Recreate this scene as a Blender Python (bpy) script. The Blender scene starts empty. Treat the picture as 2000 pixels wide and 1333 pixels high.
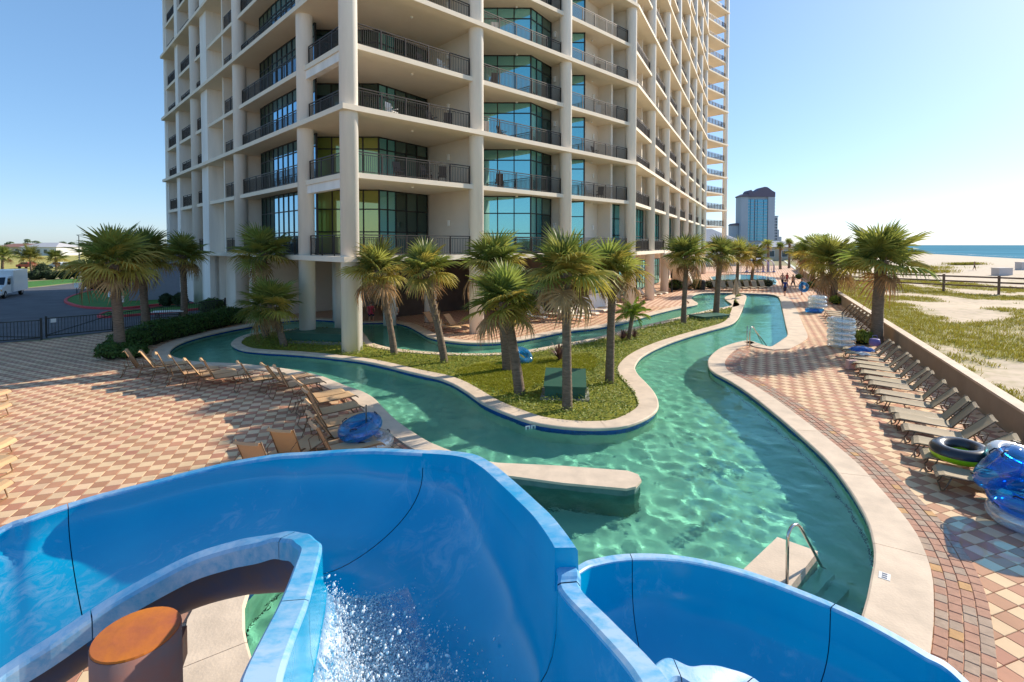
import bpy, bmesh, math, random
import numpy as np
from mathutils import Vector, Matrix, Euler
from mathutils.geometry import tessellate_polygon
random.seed(7); RNG = np.random.default_rng(7)
R = math.radians
SC = bpy.context.scene
COL = SC.collection
# ------------------------------------------------------------------ camera, sky, sun, exposure
EYE = 5.3
cam = bpy.data.cameras.new('camera'); cam.sensor_width = 36; cam.lens = 18
cam.shift_y = -0.0792; cam.clip_start = 0.05; cam.clip_end = 20000
camo = bpy.data.objects.new('camera', cam); COL.objects.link(camo)
camo.location = (0, 0, EYE); camo.rotation_euler = (R(90 - 1.7), 0, 0)
SC.camera = camo
SUN_EL, SUN_AZ = R(29), math.atan2(0.865, 0.50)          # azimuth from +Y towards +X
world = bpy.data.worlds.new('World'); SC.world = world; world.use_nodes = True
wn = world.node_tree.nodes; wl = world.node_tree.links
sky = wn.new('ShaderNodeTexSky'); sky.sky_type = 'NISHITA'; sky.sun_disc = False
sky.sun_elevation = SUN_EL; sky.sun_rotation = SUN_AZ
sky.altitude = 0; sky.air_density = 0.85; sky.dust_density = 0.45; sky.ozone_density = 8.0
wn['Background'].inputs['Strength'].default_value = 0.138
gm_ = wn.new('ShaderNodeGamma'); gm_.inputs['Gamma'].default_value = 0.58; hs_ = wn.new('ShaderNodeHueSaturation'); hs_.inputs['Saturation'].default_value = 1.16
wl.new(sky.outputs['Color'], gm_.inputs['Color']); wl.new(gm_.outputs[0], hs_.inputs['Color']); wl.new(hs_.outputs[0], wn['Background'].inputs['Color'])
sl = bpy.data.lights.new('sun', 'SUN'); sl.energy = 2.3; sl.angle = R(0.6); sl.color = (1.0, 0.90, 0.76)
slo = bpy.data.objects.new('sun', sl); COL.objects.link(slo); slo.location = (40, 30, 60)
SD = Vector((math.sin(SUN_AZ) * math.cos(SUN_EL), math.cos(SUN_AZ) * math.cos(SUN_EL), math.sin(SUN_EL)))
slo.rotation_euler = SD.to_track_quat('Z', 'Y').to_euler()
SC.view_settings.view_transform = 'Standard'; SC.view_settings.look = 'None'
SC.view_settings.exposure = 1.5; SC.view_settings.gamma = 1.0
SC.render.engine = 'CYCLES'
cy = SC.cycles
cy.use_denoising = True; cy.max_bounces = 10; cy.diffuse_bounces = 7; cy.glossy_bounces = 3
cy.transmission_bounces = 6; cy.transparent_max_bounces = 16; cy.sample_clamp_indirect = 6.0
cy.caustics_reflective = False; cy.caustics_refractive = True

# ------------------------------------------------------------------ materials
def lin(r, g, b): return tuple(((c / 255.) / 12.92 if c / 255. <= .04045 else ((c / 255. + .055) / 1.055) ** 2.4) for c in (r, g, b))
M = {}
def mat(name, col, rough=.7, var=0., vscale=3., bump=0., bscale=30., metal=0., spec=.4, col2=None, rnd=0., island=0.,
        transl=0., coat=0., detail=4., stretch=None, emit=None, alpha=None):
    m = bpy.data.materials.new(name); m.use_nodes = True; nt = m.node_tree; N = nt.nodes; L = nt.links
    b = N['Principled BSDF']; b.inputs['Roughness'].default_value = rough; b.inputs['Metallic'].default_value = metal
    b.inputs['Specular IOR Level'].default_value = spec; b.inputs['Coat Weight'].default_value = coat
    b.inputs['Coat Roughness'].default_value = .1
    tc = N.new('ShaderNodeTexCoord'); vec = tc.outputs['Object']
    geo = N.new('ShaderNodeNewGeometry')
    if not rnd: vec = geo.outputs['Position']
    if stretch:
        mp = N.new('ShaderNodeMapping'); mp.inputs['Scale'].default_value = stretch; L.new(vec, mp.inputs['Vector']); vec = mp.outputs['Vector']
    rgb = N.new('ShaderNodeRGB'); rgb.outputs[0].default_value = (*col, 1); cur = rgb.outputs[0]
    if var or col2:
        n = N.new('ShaderNodeTexNoise'); n.inputs['Scale'].default_value = vscale; n.inputs['Detail'].default_value = detail
        n.inputs['Roughness'].default_value = .62
        L.new(vec, n.inputs['Vector'])
        mr = N.new('ShaderNodeMapRange'); mr.inputs[1].default_value = .3; mr.inputs[2].default_value = .7
        L.new(n.outputs['Fac'], mr.inputs[0])
        mx = N.new('ShaderNodeMix'); mx.data_type = 'RGBA'
        c2 = col2 if col2 else tuple(c * (1 - var) for c in col)
        c1 = col if col2 else tuple(min(1, c * (1 + var * .6)) for c in col)
        mx.inputs[6].default_value = (*c1, 1); mx.inputs[7].default_value = (*c2, 1)
        L.new(mr.outputs[0], mx.inputs[0]); cur = mx.outputs[2]
    if rnd or island:
        src = geo.outputs['Random Per Island'] if island else N.new('ShaderNodeObjectInfo').outputs['Random']
        a = island or rnd
        hs = N.new('ShaderNodeHueSaturation')
        m1 = N.new('ShaderNodeMapRange'); m1.inputs[3].default_value = 1 - a; m1.inputs[4].default_value = 1 + a; L.new(src, m1.inputs[0])
        m2 = N.new('ShaderNodeMath'); m2.operation = 'MULTIPLY_ADD'; m2.inputs[1].default_value = 7.31; L.new(src, m2.inputs[0])
        fr = N.new('ShaderNodeMath'); fr.operation = 'FRACT'; L.new(m2.outputs[0], fr.inputs[0])
        m3 = N.new('ShaderNodeMapRange'); m3.inputs[3].default_value = .5 - a * .06; m3.inputs[4].default_value = .5 + a * .06; L.new(fr.outputs[0], m3.inputs[0])
        L.new(m1.outputs[0], hs.inputs['Value']); L.new(m3.outputs[0], hs.inputs['Hue']); L.new(cur, hs.inputs['Color']); cur = hs.outputs[0]
    L.new(cur, b.inputs['Base Color'])
    if bump:
        n2 = N.new('ShaderNodeTexNoise'); n2.inputs['Scale'].default_value = bscale; n2.inputs['Detail'].default_value = 5
        L.new(vec, n2.inputs['Vector'])
        bp = N.new('ShaderNodeBump'); bp.inputs['Strength'].default_value = bump; bp.inputs['Distance'].default_value = .02
        L.new(n2.outputs['Fac'], bp.inputs['Height']); L.new(bp.outputs[0], b.inputs['Normal'])
    if transl:
        tr = N.new('ShaderNodeBsdfTranslucent'); L.new(cur, tr.inputs['Color'])
        ms = N.new('ShaderNodeMixShader'); ms.inputs[0].default_value = transl
        L.new(b.outputs[0], ms.inputs[1]); L.new(tr.outputs[0], ms.inputs[2]); L.new(ms.outputs[0], N['Material Output'].inputs['Surface'])
    M[name] = m; return m

def schlick(N, L, f0, normal=None):
    """reflected share 0..1, alike from both sides of a sheet"""
    g = N.new('ShaderNodeNewGeometry'); d = N.new('ShaderNodeVectorMath'); d.operation = 'DOT_PRODUCT'
    L.new(g.outputs['Incoming'], d.inputs[0]); L.new(normal or g.outputs['Normal'], d.inputs[1])
    def op(o, a, b=None, sw=False):
        q = N.new('ShaderNodeMath'); q.operation = o
        if sw: q.inputs[0].default_value = b; L.new(a, q.inputs[1])
        else:
            L.new(a, q.inputs[0])
            if b is not None: q.inputs[1].default_value = b
        return q.outputs[0]
    a = op('ABSOLUTE', d.outputs['Value']); a = op('MINIMUM', a, 1.0); a = op('SUBTRACT', a, 1.0, True); a = op('POWER', a, 5.0)
    a = op('MULTIPLY', a, 1 - f0); return op('ADD', a, f0)

def glassy(name, tint, gloss, refl=.5, rough=.04, transp=0., bump=0., bscale=6., drapes=None):
    """coated or clear sheet: body colour / see-through share / mirror share growing towards grazing angles"""
    m = bpy.data.materials.new(name); m.use_nodes = True; nt = m.node_tree; N = nt.nodes; L = nt.links
    N.remove(N['Principled BSDF'])
    df = N.new('ShaderNodeBsdfDiffuse'); df.inputs['Color'].default_value = (*tint, 1)
    tr = N.new('ShaderNodeBsdfTransparent'); tr.inputs['Color'].default_value = (*tint, 1)
    if drapes:                                                   # some panes have a drawn curtain close behind them
        oi = N.new('ShaderNodeObjectInfo'); mr_ = N.new('ShaderNodeMapRange'); mr_.inputs[1].default_value = .62; mr_.inputs[2].default_value = .86; L.new(oi.outputs['Random'], mr_.inputs[0])
        mx_ = N.new('ShaderNodeMix'); mx_.data_type = 'RGBA'; mx_.inputs[6].default_value = (*tint, 1); mx_.inputs[7].default_value = (*drapes, 1); L.new(mr_.outputs[0], mx_.inputs[0]); L.new(mx_.outputs[2], df.inputs['Color'])
    gl = N.new('ShaderNodeBsdfGlossy'); gl.inputs['Color'].default_value = (*gloss, 1); gl.inputs['Roughness'].default_value = rough
    m1 = N.new('ShaderNodeMixShader'); m1.inputs[0].default_value = transp
    L.new(df.outputs[0], m1.inputs[1]); L.new(tr.outputs[0], m1.inputs[2])
    m2 = N.new('ShaderNodeMixShader'); L.new(schlick(N, L, refl), m2.inputs[0]); L.new(m1.outputs[0], m2.inputs[1]); L.new(gl.outputs[0], m2.inputs[2])
    if bump:
        g = N.new('ShaderNodeNewGeometry')
        n2 = N.new('ShaderNodeTexNoise'); n2.inputs['Scale'].default_value = bscale; L.new(g.outputs['Position'], n2.inputs['Vector'])
        bp = N.new('ShaderNodeBump'); bp.inputs['Strength'].default_value = bump; bp.inputs['Distance'].default_value = .05
        L.new(n2.outputs['Fac'], bp.inputs['Height']); L.new(bp.outputs[0], gl.inputs['Normal'])
    L.new(m2.outputs[0], N['Material Output'].inputs['Surface'])
    M[name] = m; return m

# ------------------------------------------------------------------ mesh helpers
class MB:
    def __init__(s): s.v = []; s.f = []; s.m = []
    def add(s, vs, fs, mi=0):
        o = len(s.v); s.v += [tuple(v) for v in vs]; s.f += [tuple(i + o for i in f) for f in fs]; s.m += [mi] * len(fs); return s
    def box(s, c, d, rz=0., mi=0, bottom=True, rx=0., ry=0.):
        x, y, z = d[0] / 2, d[1] / 2, d[2] / 2
        mt = Euler((rx, ry, rz)).to_matrix(); c = Vector(c)
        vs = [mt @ Vector(p) + c for p in ((-x, -y, -z), (x, -y, -z), (x, y, -z), (-x, y, -z), (-x, -y, z), (x, -y, z), (x, y, z), (-x, y, z))]
        fs = [(4, 5, 6, 7), (0, 1, 5, 4), (1, 2, 6, 5), (2, 3, 7, 6), (3, 0, 4, 7)]
        if bottom: fs.append((3, 2, 1, 0))
        return s.add(vs, fs, mi)
    def chip(s, c, d, rz=0., mi=0, bev=.012):
        """box with a chamfered top edge, no bottom (pavers, bricks)"""
        x, y, z = d[0] / 2, d[1] / 2, d[2]
        cr, sr = math.cos(rz), math.sin(rz)
        vs = []
        for (k, zz) in ((0, -z), (0, -bev), (bev, 0)):
            for a, b in ((-x + k, -y + k), (x - k, -y + k), (x - k, y - k), (-x + k, y - k)):
                vs.append((c[0] + a * cr - b * sr, c[1] + a * sr + b * cr, c[2] + zz))
        fs = [(8, 9, 10, 11)]
        for r in (0, 4):
            for i in range(4): fs.append((r + i, r + (i + 1) % 4, r + 4 + (i + 1) % 4, r + 4 + i))
        return s.add(vs, fs, mi)
    def tube(s, pts, r, n=8, caps=True, mi=0, closed=False):
        pts = [Vector(p) for p in pts]; k = len(pts)
        rs = r if isinstance(r, (list, tuple)) else [r] * k
        vs = []; up = Vector((0, 0, 1)); prev = None
        for i, p in enumerate(pts):
            if closed: d = pts[(i + 1) % k] - pts[i - 1]
            else: d = pts[min(i + 1, k - 1)] - pts[max(i - 1, 0)]
            if d.length < 1e-9: d = Vector((0, 0, 1))
            d.normalize()
            a = prev if prev is not None else (Vector((1, 0, 0)) if abs(d.z) > .9 else up)
            a = a - d * a.dot(d)
            if a.length < 1e-4: a = Vector((1, 0, 0)) - d * d.x
            a.normalize(); prev = a; b = d.cross(a)
            for j in range(n):
                t = 2 * math.pi * j / n
                vs.append(p + (a * math.cos(t) + b * math.sin(t)) * rs[i])
        fs = []
        for i in range(k if closed else k - 1):
            i2 = (i + 1) % k
            for j in range(n): fs.append((i * n + j, i * n + (j + 1) % n, i2 * n + (j + 1) % n, i2 * n + j))
        if caps and not closed:
            fs.append(tuple(range(n - 1, -1, -1))); fs.append(tuple((k - 1) * n + j for j in range(n)))
        return s.add(vs, fs, mi)
    def torus(s, c, Rm, rm, n=28, k=12, rot=None, mi=0, mi2=None):
        vs = []; mt = rot or Matrix.Identity(3); c = Vector(c)
        for i in range(n):
            a = 2 * math.pi * i / n
            for j in range(k):
                t = 2 * math.pi * j / k
                q = Rm + rm * math.cos(t)
                vs.append(mt @ Vector((q * math.cos(a), q * math.sin(a), rm * math.sin(t))) + c)
        o = len(s.v); s.v += [tuple(v) for v in vs]
        for i in range(n):
            for j in range(k):
                s.f.append((o + i * k + j, o + ((i + 1) % n) * k + j, o + ((i + 1) % n) * k + (j + 1) % k, o + i * k + (j + 1) % k))
                s.m.append(mi2 if (mi2 is not None and j >= k // 2) else mi)
        return s
    def lathe(s, prof, c=(0, 0, 0), n=16, mi=0):
        vs = []
        for r, z in prof:
            for j in range(n):
                t = 2 * math.pi * j / n; vs.append((c[0] + r * math.cos(t), c[1] + r * math.sin(t), c[2] + z))
        fs = []
        for i in range(len(prof) - 1):
            for j in range(n): fs.append((i * n + j, i * n + (j + 1) % n, (i + 1) * n + (j + 1) % n, (i + 1) * n + j))
        fs.append(tuple((len(prof) - 1) * n + j for j in range(n))); fs.append(tuple(range(n - 1, -1, -1)))
        return s.add(vs, fs, mi)
    def prism(s, poly, z0, z1, mi=0, holes=(), bottom=True):
        """polygon (with holes) between two heights, triangulated"""
        loops = [[Vector((p[0], p[1], 0)) for p in poly]] + [[Vector((p[0], p[1], 0)) for p in h] for h in holes]
        flat = [p for l in loops for p in l]; tris = tessellate_polygon(loops)
        n = len(flat); o = len(s.v)
        fixed = []
        for t in tris:
            a, b, c = (flat[i] for i in t)
            if (b - a).cross(c - a).z < 0: t = (t[0], t[2], t[1])
            fixed.append(t)
        s.v += [(p.x, p.y, z1) for p in flat]; s.f += [tuple(o + i for i in t) for t in fixed]; s.m += [mi] * len(fixed)
        if z0 is None: return s
        o2 = len(s.v); s.v += [(p.x, p.y, z0) for p in flat]
        if bottom: s.f += [(o2 + t[2], o2 + t[1], o2 + t[0]) for t in fixed]; s.m += [mi] * len(fixed)
        k = 0
        for l in loops:
            nl = len(l)
            for i in range(nl):
                j = (i + 1) % nl
                s.f.append((o + k + i, o + k + j, o2 + k + j, o2 + k + i)); s.m.append(mi)
            k += nl
        return s
    def mesh(s, name, mats, smooth=False):
        me = bpy.data.meshes.new(name); me.from_pydata(s.v, [], s.f)
        for m in (mats if isinstance(mats, (list, tuple)) else [mats]): me.materials.append(M[m] if isinstance(m, str) else m)
        if any(s.m): me.polygons.foreach_set('material_index', s.m)
        if smooth: me.polygons.foreach_set('use_smooth', [True] * len(me.polygons))
        me.update(); return me
    def build(s, name, mats, parent=None, smooth=False, loc=None, fix=False):
        me = s.mesh(name, mats, smooth)
        if fix:
            bm = bmesh.new(); bm.from_mesh(me); bmesh.ops.recalc_face_normals(bm, faces=bm.faces); bm.to_mesh(me); bm.free()
        return link(name, me, parent, loc)

def link(name, me, parent=None, loc=None, rz=0., sc=None):
    o = bpy.data.objects.new(name, me); COL.objects.link(o)
    if parent is not None: o.parent = parent
    if loc is not None: o.location = loc
    if rz: o.rotation_euler = (0, 0, rz)
    if sc is not None: o.scale = sc if isinstance(sc, (tuple, list)) else (sc,) * 3
    return o
def tag(o, label=None, cat=None, group=None, kind=None):
    if label: o['label'] = label
    if cat: o['category'] = cat
    if group: o['group'] = group
    if kind: o['kind'] = kind
    return o
def thing(name, label, cat, loc=(0, 0, 0), rz=0., group=None):
    o = bpy.data.objects.new(name, None); COL.objects.link(o); o.empty_display_size = .2
    o.location = loc; o.rotation_euler = (0, 0, rz); return tag(o, label, cat, group)
def struct(name, label=None, cat=None):
    o = bpy.data.objects.new(name, None); COL.objects.link(o); o['kind'] = 'structure'
    if label: o['label'] = label
    if cat: o['category'] = cat
    return o
def copy_tree(o, loc=None, rz=None, label=None, parent=None):
    c = o.copy(); COL.objects.link(c); c.parent = parent
    if loc is not None: c.location = loc
    if rz is not None: c.rotation_euler = (0, 0, rz)
    if label: c['label'] = label
    for ch in o.children:
        copy_tree(ch, parent=c)
    return c

def spline(pts, step=.3, closed=True):
    """Catmull-Rom through pts (any dimension), resampled"""
    P = np.array(pts, float); n = len(P); out = []
    rng = range(n) if closed else range(n - 1)
    for i in rng:
        if closed: a, b, c, d = P[i - 1], P[i], P[(i + 1) % n], P[(i + 2) % n]
        else: a, b, c, d = P[max(i - 1, 0)], P[i], P[i + 1], P[min(i + 2, n - 1)]
        k = max(1, int(np.linalg.norm((c - b)[:2]) / step))
        for j in range(k):
            t = j / k
            out.append(.5 * ((2 * b) + (c - a) * t + (2 * a - 5 * b + 4 * c - d) * t * t + (-a + 3 * b - 3 * c + d) * t ** 3))
    if not closed: out.append(P[-1])
    return np.array(out)
def area2(p):
    x, y = p[:, 0], p[:, 1]; return float(np.sum(x * np.roll(y, -1) - np.roll(x, -1) * y))
def normals2(p):
    """unit normals pointing to the right of travel (outside of a counter-clockwise loop)"""
    d = np.roll(p, -1, 0)[:, :2] - np.roll(p, 1, 0)[:, :2]
    d /= np.maximum(np.linalg.norm(d, axis=1)[:, None], 1e-9)
    return np.stack([d[:, 1], -d[:, 0]], 1)
def inside(poly, X, Y):
    poly = np.asarray(poly)[:, :2]; X = np.asarray(X, float); Y = np.asarray(Y, float)
    r = np.zeros(X.shape, bool); x0, y0 = poly[-1]
    for x1, y1 in poly:
        c = ((y1 > Y) != (y0 > Y))
        with np.errstate(divide='ignore', invalid='ignore'):
            r ^= c & (X < (x0 - x1) * (Y - y1) / (y0 - y1 + 1e-12) + x1)
        x0, y0 = x1, y1
    return r
def dist_to(poly, X, Y):
    """distance from points to a closed dense polyline (its vertices)"""
    P = np.asarray(poly)[:, :2]; X = np.asarray(X, float); Y = np.asarray(Y, float)
    out = np.full(X.shape, 1e9)
    for k in range(0, len(P), 40):
        q = P[k:k + 40]
        out = np.minimum(out, ((X[..., None] - q[:, 0]) ** 2 + (Y[..., None] - q[:, 1]) ** 2).min(-1))
    return np.sqrt(out)

# ------------------------------------------------------------------ material library
mat('concrete_coping', lin(222, 200, 174), .75, var=.2, vscale=1.6, detail=10, bump=.25, bscale=25)
mat('deck_mortar', lin(150, 118, 96), .9, var=.2)
mat('paver_cream', lin(226, 192, 152), .78, var=.16, vscale=.8, detail=9, island=.11, bump=.15, bscale=60)
mat('paver_clay', lin(188, 136, 106), .78, var=.18, vscale=.8, detail=9, island=.14, bump=.15, bscale=60)
mat('brick_rose', lin(178, 130, 108), .8, var=.2, vscale=8, island=.16, bump=.3, bscale=60)
mat('brick_grey', lin(172, 146, 126), .8, var=.2, vscale=8, island=.16, bump=.3, bscale=60)
mat('brick_gold', lin(200, 152, 100), .8, var=.2, vscale=8, island=.1, bump=.3, bscale=60)
mat('pool_plaster', lin(226, 226, 196), .8, col2=lin(196, 206, 180), vscale=1.6, detail=6)
mat('pool_wall_dark', lin(96, 128, 122), .7, var=.3, vscale=2)
mat('pool_tile', lin(34, 84, 170), .25, var=.35, vscale=14)
mat('soil', lin(96, 78, 56), .95, var=.3)
mat('lawn', lin(142, 142, 30), .95, col2=lin(110, 112, 36), vscale=1.3, bump=.5, bscale=60)
mat('ground_earth', lin(150, 140, 100), .95, var=.25, vscale=.2)
mat('asphalt', lin(92, 92, 96), .9, var=.25, vscale=.6, bump=.2, bscale=60)
mat('wall_stucco', lin(168, 152, 130), .85, var=.10, vscale=1.2, bump=.2, bscale=40)
mat('sea', lin(98, 150, 168), .55, var=.3, vscale=.02, bump=.6, bscale=.6, stretch=(1, .25, 1), spec=0.0)
mat('stucco', lin(240, 233, 222), .85, var=.15, vscale=1.1, detail=7, stretch=(1, 1, .12), bump=.1, bscale=40)
mat('stucco_wall', lin(234, 221, 202), .85, var=.06, vscale=.5, bump=.1, bscale=40)
mat('soffit', lin(238, 222, 198), .85, var=.05, vscale=.6)
mat('bronze_metal', lin(62, 54, 48), .5, metal=.3)
mat('frame_dark', lin(48, 46, 42), .5, metal=.2)
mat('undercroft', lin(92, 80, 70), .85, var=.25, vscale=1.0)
mat('white_paint', lin(238, 236, 230), .5)
mat('lamp_white', lin(250, 244, 232), .4)
glassy('glass_teal', (.02, .20, .22), (.42, .88, .90), .56, drapes=(.14, .42, .42))
glassy('glass_lime_reflect', (.26, .30, .06), (.66, .70, .36), .36, drapes=(.42, .46, .16))  # lime reflections on the corner panes, put into body and gloss colour
glassy('glass_blue', (.02, .12, .18), (.5, .78, .98), .6, drapes=(.1, .3, .38))
glassy('glass_dark', (.02, .04, .034), (.5, .64, .6), .18, drapes=(.10, .15, .12))

# ------------------------------------------------------------------ plan of the place (metres; camera above the origin)
WALLX = lambda Y: .49 * Y + 7.0                              # beach wall line
U = np.array([.44, .898]); U /= np.linalg.norm(U)            # diagonal of the paving, along the wall
POOL_PTS = [(-3.05,6,0.7), (-3.36,6.38,0.7), (-3.69,6.85,0.7), (-3.93,7.3,0.68), (-4.07,7.76,0.65), (-3.98,8.31,0.62), (-3.52,9.12,0.6), (-2.29,10.74,0.6), (-1.3,11.64,0.6), (-1.01,12.13,0.6), (-1.35,12.7,0.55), (-1.84,13.15,0.55), (-2.21,13.49,0.55), (-2.8,14.23,0.55), (-3.51,15.23,0.6), (-4.24,16.49,0.6), (-4.8,17.48,0.6), (-5.51,18.35,0.6), (-6.27,19.02,0.6), (-7.13,19.88,0.6), (-7.92,20.59,0.55), (-9.66,21.61,0.55), (-11.56,22.35,0.5), (-12.62,22.64,0.5), (-13.93,22.84,0.55), (-15.25,23.45,0.6), (-16.7,24.78,0.7), (-17.79,27.23,0.7), (-17.91,29.7,0.7), (-17.27,32.45,0.7), (-16.19,35.05,0.6), (-14.56,36.26,0.6), (-11.8,35.52,0.6), (-10.42,34.82,0.6), (-9.47,34.82,0.6), (-8.22,34.82,0.6), (-6.89,33.48,0.6), (-5.66,31.11,0.6), (-4.7,29.2,0.6), (-3.67,28.11,0.6), (-1.93,27.37,0.6), (0.23,28.11,0.6), (3.25,31.11,0.6), (5.38,32.45,0.6), (8.08,35.28,0.6), (10.86,38.94,0.6), (13.74,42.39,0.6), (15.86,44.54,0.7), (16.74,46.1,0.7), (17.45,49.57,0.6), (18.83,53.06,0.6), (20.61,55.58,0.6), (22.58,56.17,0.6), (24.36,55.87,0.6), (26.46,55,0.6), (27.47,54.15,0.6), (26.9,51.51,0.8), (23.16,43.8,1), (18.22,33.92,1), (16.18,29.87,1), (15.13,28.41,1), (14.08,27.09,0.9), (13.32,26.28,0.8), (13.17,26.95,0.6), (13.04,27.96,0.6), (12.2,27.52,0.7), (10.7,26.02,0.7), (9.37,23.99,0.7), (8.71,22.54,0.68), (8.36,21.17,0.66), (8.45,19.51,0.62), (8.4,17.72,0.62), (8.19,15.6,0.62), (7.96,13.81,0.62), (7.7,12.28,0.62), (7.36,11.09,0.62), (7.05,10.21,0.66), (6.73,9.46,0.7), (6.22,8.59,0.72), (5.74,7.98,0.74), (5.07,7.19,0.74), (4.19,6.3,0.75)]
POOL_PTS += [(2.6, 5.0, .8), (-.8, 4.9, .8)]
ISLE_PTS = [(-15.05,27.37,0.45), (-15.56,29.04,0.45), (-15.45,30.39,0.45), (-15.03,31.29,0.45), (-13.67,31.86,0.45), (-12.88,32.05,0.45), (-10.98,32.25,0.45), (-9.49,31.48,0.5), (-8.49,29.53,0.6), (-7.7,27.66,0.6), (-6.64,26.41,0.5), (-5.52,25.63,0.5), (-4.03,25.02,0.45), (-2.49,24.71,0.45), (-0.99,24.71,0.45), (0.51,25.26,0.5), (2.14,26.6,0.5), (3.96,28.11,0.5), (5.28,29.53,0.5), (8,32.65,0.5), (10.49,35.28,0.5), (13.54,38.65,0.5), (16.11,41.39,0.5), (18.3,43.44,0.5), (19.37,44.92,0.6), (20.3,48.21,0.8), (21.27,51.01,1), (22.72,53.33,1.2), (23.78,54.15,1.2), (24.26,53.06,1), (21.18,46.51,0.9), (17.56,39.23,0.7), (15.73,35.76,0.6), (14.19,33.48,0.6), (11.65,30.92,0.55), (9.17,28.26,0.55), (7.4,26.02,0.6), (6.16,24.1,0.6), (5.51,22.64,0.65), (5.2,21.61,0.7), (5.08,20.51,0.75), (5.09,19.44,0.75), (5.05,18.15,0.7), (4.88,17.03,0.65), (4.59,16.18,0.6), (4.05,15.41,0.6), (3.35,14.8,0.55), (2.71,14.59,0.55), (1.92,14.59,0.55), (1.14,14.8,0.55), (0.54,15.14,0.55), (-0.08,15.79,0.55), (-0.53,16.33,0.55), (-1.01,17.03,0.55), (-1.57,18.15,0.5), (-2.19,19.23,0.5), (-2.83,20.04,0.5), (-3.33,20.43,0.5), (-4.41,21.26,0.45), (-5.6,22.26,0.45), (-6.85,23.14,0.45), (-8.69,23.99,0.45), (-10.57,24.67,0.45), (-12.03,25.02,0.45), (-13.39,25.51,0.45), (-14.39,26.41,0.45)]
POOL = spline(POOL_PTS, .28); ISLE = spline(ISLE_PTS, .28)
if area2(POOL) < 0: POOL = POOL[::-1]
if area2(ISLE) < 0: ISLE = ISLE[::-1]
PN = normals2(POOL); IN_ = normals2(ISLE)
def offs(loop, nrm, d):                                       # d > 0 towards the right of travel
    q = loop.copy(); q[:, :2] += nrm * (d if np.isscalar(d) else np.asarray(d)[:, None]); return q
poolXY = [tuple(p[:2]) for p in POOL]; isleXY = [tuple(p[:2]) for p in ISLE]
holeXY = [tuple(p[:2]) for p in offs(POOL, PN, .12)]
DECK = [(-34, -8), (WALLX(-8), -8), (WALLX(130), 130), (44, 130), (-10, 66), (-21.8, 41), (-22.0, 39), (-24.3, 31.2), (-26, 28.2), (-27.6, 27.4), (-44, 24)]
# ---- land under everything, up to the beach wall line
g = MB(); g.prism([(-3000, -400), (WALLX(-400), -400), (WALLX(4000), 4000), (-3000, 4000)], None, -.06, holes=[holeXY])
tag(g.build('ground', 'ground_earth'), kind='structure')
# ---- deck
deck = struct('pool_deck')
m = mat('deck_far_paving', lin(200, 158, 130), .85, var=.1)
nt = m.node_tree; N = nt.nodes; L = nt.links            # same lattice as the pavers, for the distance where single ones blur
geo = N.new('ShaderNodeNewGeometry'); mp = N.new('ShaderNodeMapping'); mp.inputs['Rotation'].default_value = (0, 0, math.pi / 4 - math.atan2(U[1], U[0])); 
ck = N.new('ShaderNodeTexChecker'); ck.inputs['Scale'].default_value = 1 / .304; ck.inputs['Color1'].default_value = (*lin(228, 198, 166), 1); ck.inputs['Color2'].default_value = (*lin(190, 138, 112), 1)
mp.inputs['Location'].default_value = (0, 0, .1)
L.new(geo.outputs['Position'], mp.inputs['Vector']); L.new(mp.outputs[0], ck.inputs['Vector']); L.new(ck.outputs[0], N['Principled BSDF'].inputs['Base Color'])
MB().prism(DECK, None, -.03, holes=[holeXY]).build('paving_base', 'deck_far_paving', deck)
TS = .304; ang = math.atan2(U[1], U[0]) - math.pi / 4
ea = np.array([math.cos(ang), math.sin(ang)]); eb = np.array([-ea[1], ea[0]])
ii, jj = np.meshgrid(np.arange(-160, 160), np.arange(-60, 200), indexing='ij')
PX = (ii + .5) * TS * ea[0] + (jj + .5) * TS * eb[0]; PY = (ii + .5) * TS * ea[1] + (jj + .5) * TS * eb[1]
ok = (PY > 4.6) & (PY < 44) & (np.abs(PX) < PY * 1.08 + 1.2)
ok &= inside(DECK, PX, PY) & (PX < WALLX(PY) - .25)
ii, jj, PX, PY = ii[ok], jj[ok], PX[ok], PY[ok]
ok = ~inside(POOL, PX, PY); ii, jj, PX, PY = ii[ok], jj[ok], PX[ok], PY[ok]
dp = dist_to(POOL, PX, PY); ok = dp > .33; ii, jj, PX, PY = ii[ok], jj[ok], PX[ok], PY[ok]
UNDER = [(-8.9, 26.6), (-2.8, 31.6), (9.2, 43), (0, 60), (-30, 60), (-20.5, 38)]     # inside the tower's footprint
ok = ~inside(UNDER, PX, PY); ii, jj, PX, PY = ii[ok], jj[ok], PX[ok], PY[ok]
px_ = PX / PY; py_ = EYE / PY                                   # what the slide does not hide
seen = (((px_ < -.35) & (py_ < .47)) | ((px_ > .62) & (py_ < .78))) & (np.abs(px_) < 1.0)
order = np.argsort(np.where(seen, PY, 1e9)); solo = set(order[:300].tolist())
tile_me = {c: MB().chip((0, 0, 0), (TS - .007, TS - .007, .03), ang, bev=.006).mesh('paver', c) for c in ('paver_cream', 'paver_clay')}
rest = MB()
for k in range(len(PX)):
    c = (ii[k] + jj[k]) % 2
    dz = random.uniform(-.002, .001)
    if k in solo: link('paver', tile_me['paver_clay' if c else 'paver_cream'], deck, (PX[k], PY[k], dz))
    else: rest.chip((PX[k], PY[k], dz), (TS - .007, TS - .007, .03), ang, mi=int(c), bev=.006)
tag(rest.build('pavers_beyond', ['paver_cream', 'paver_clay'], deck), kind='stuff')
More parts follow.
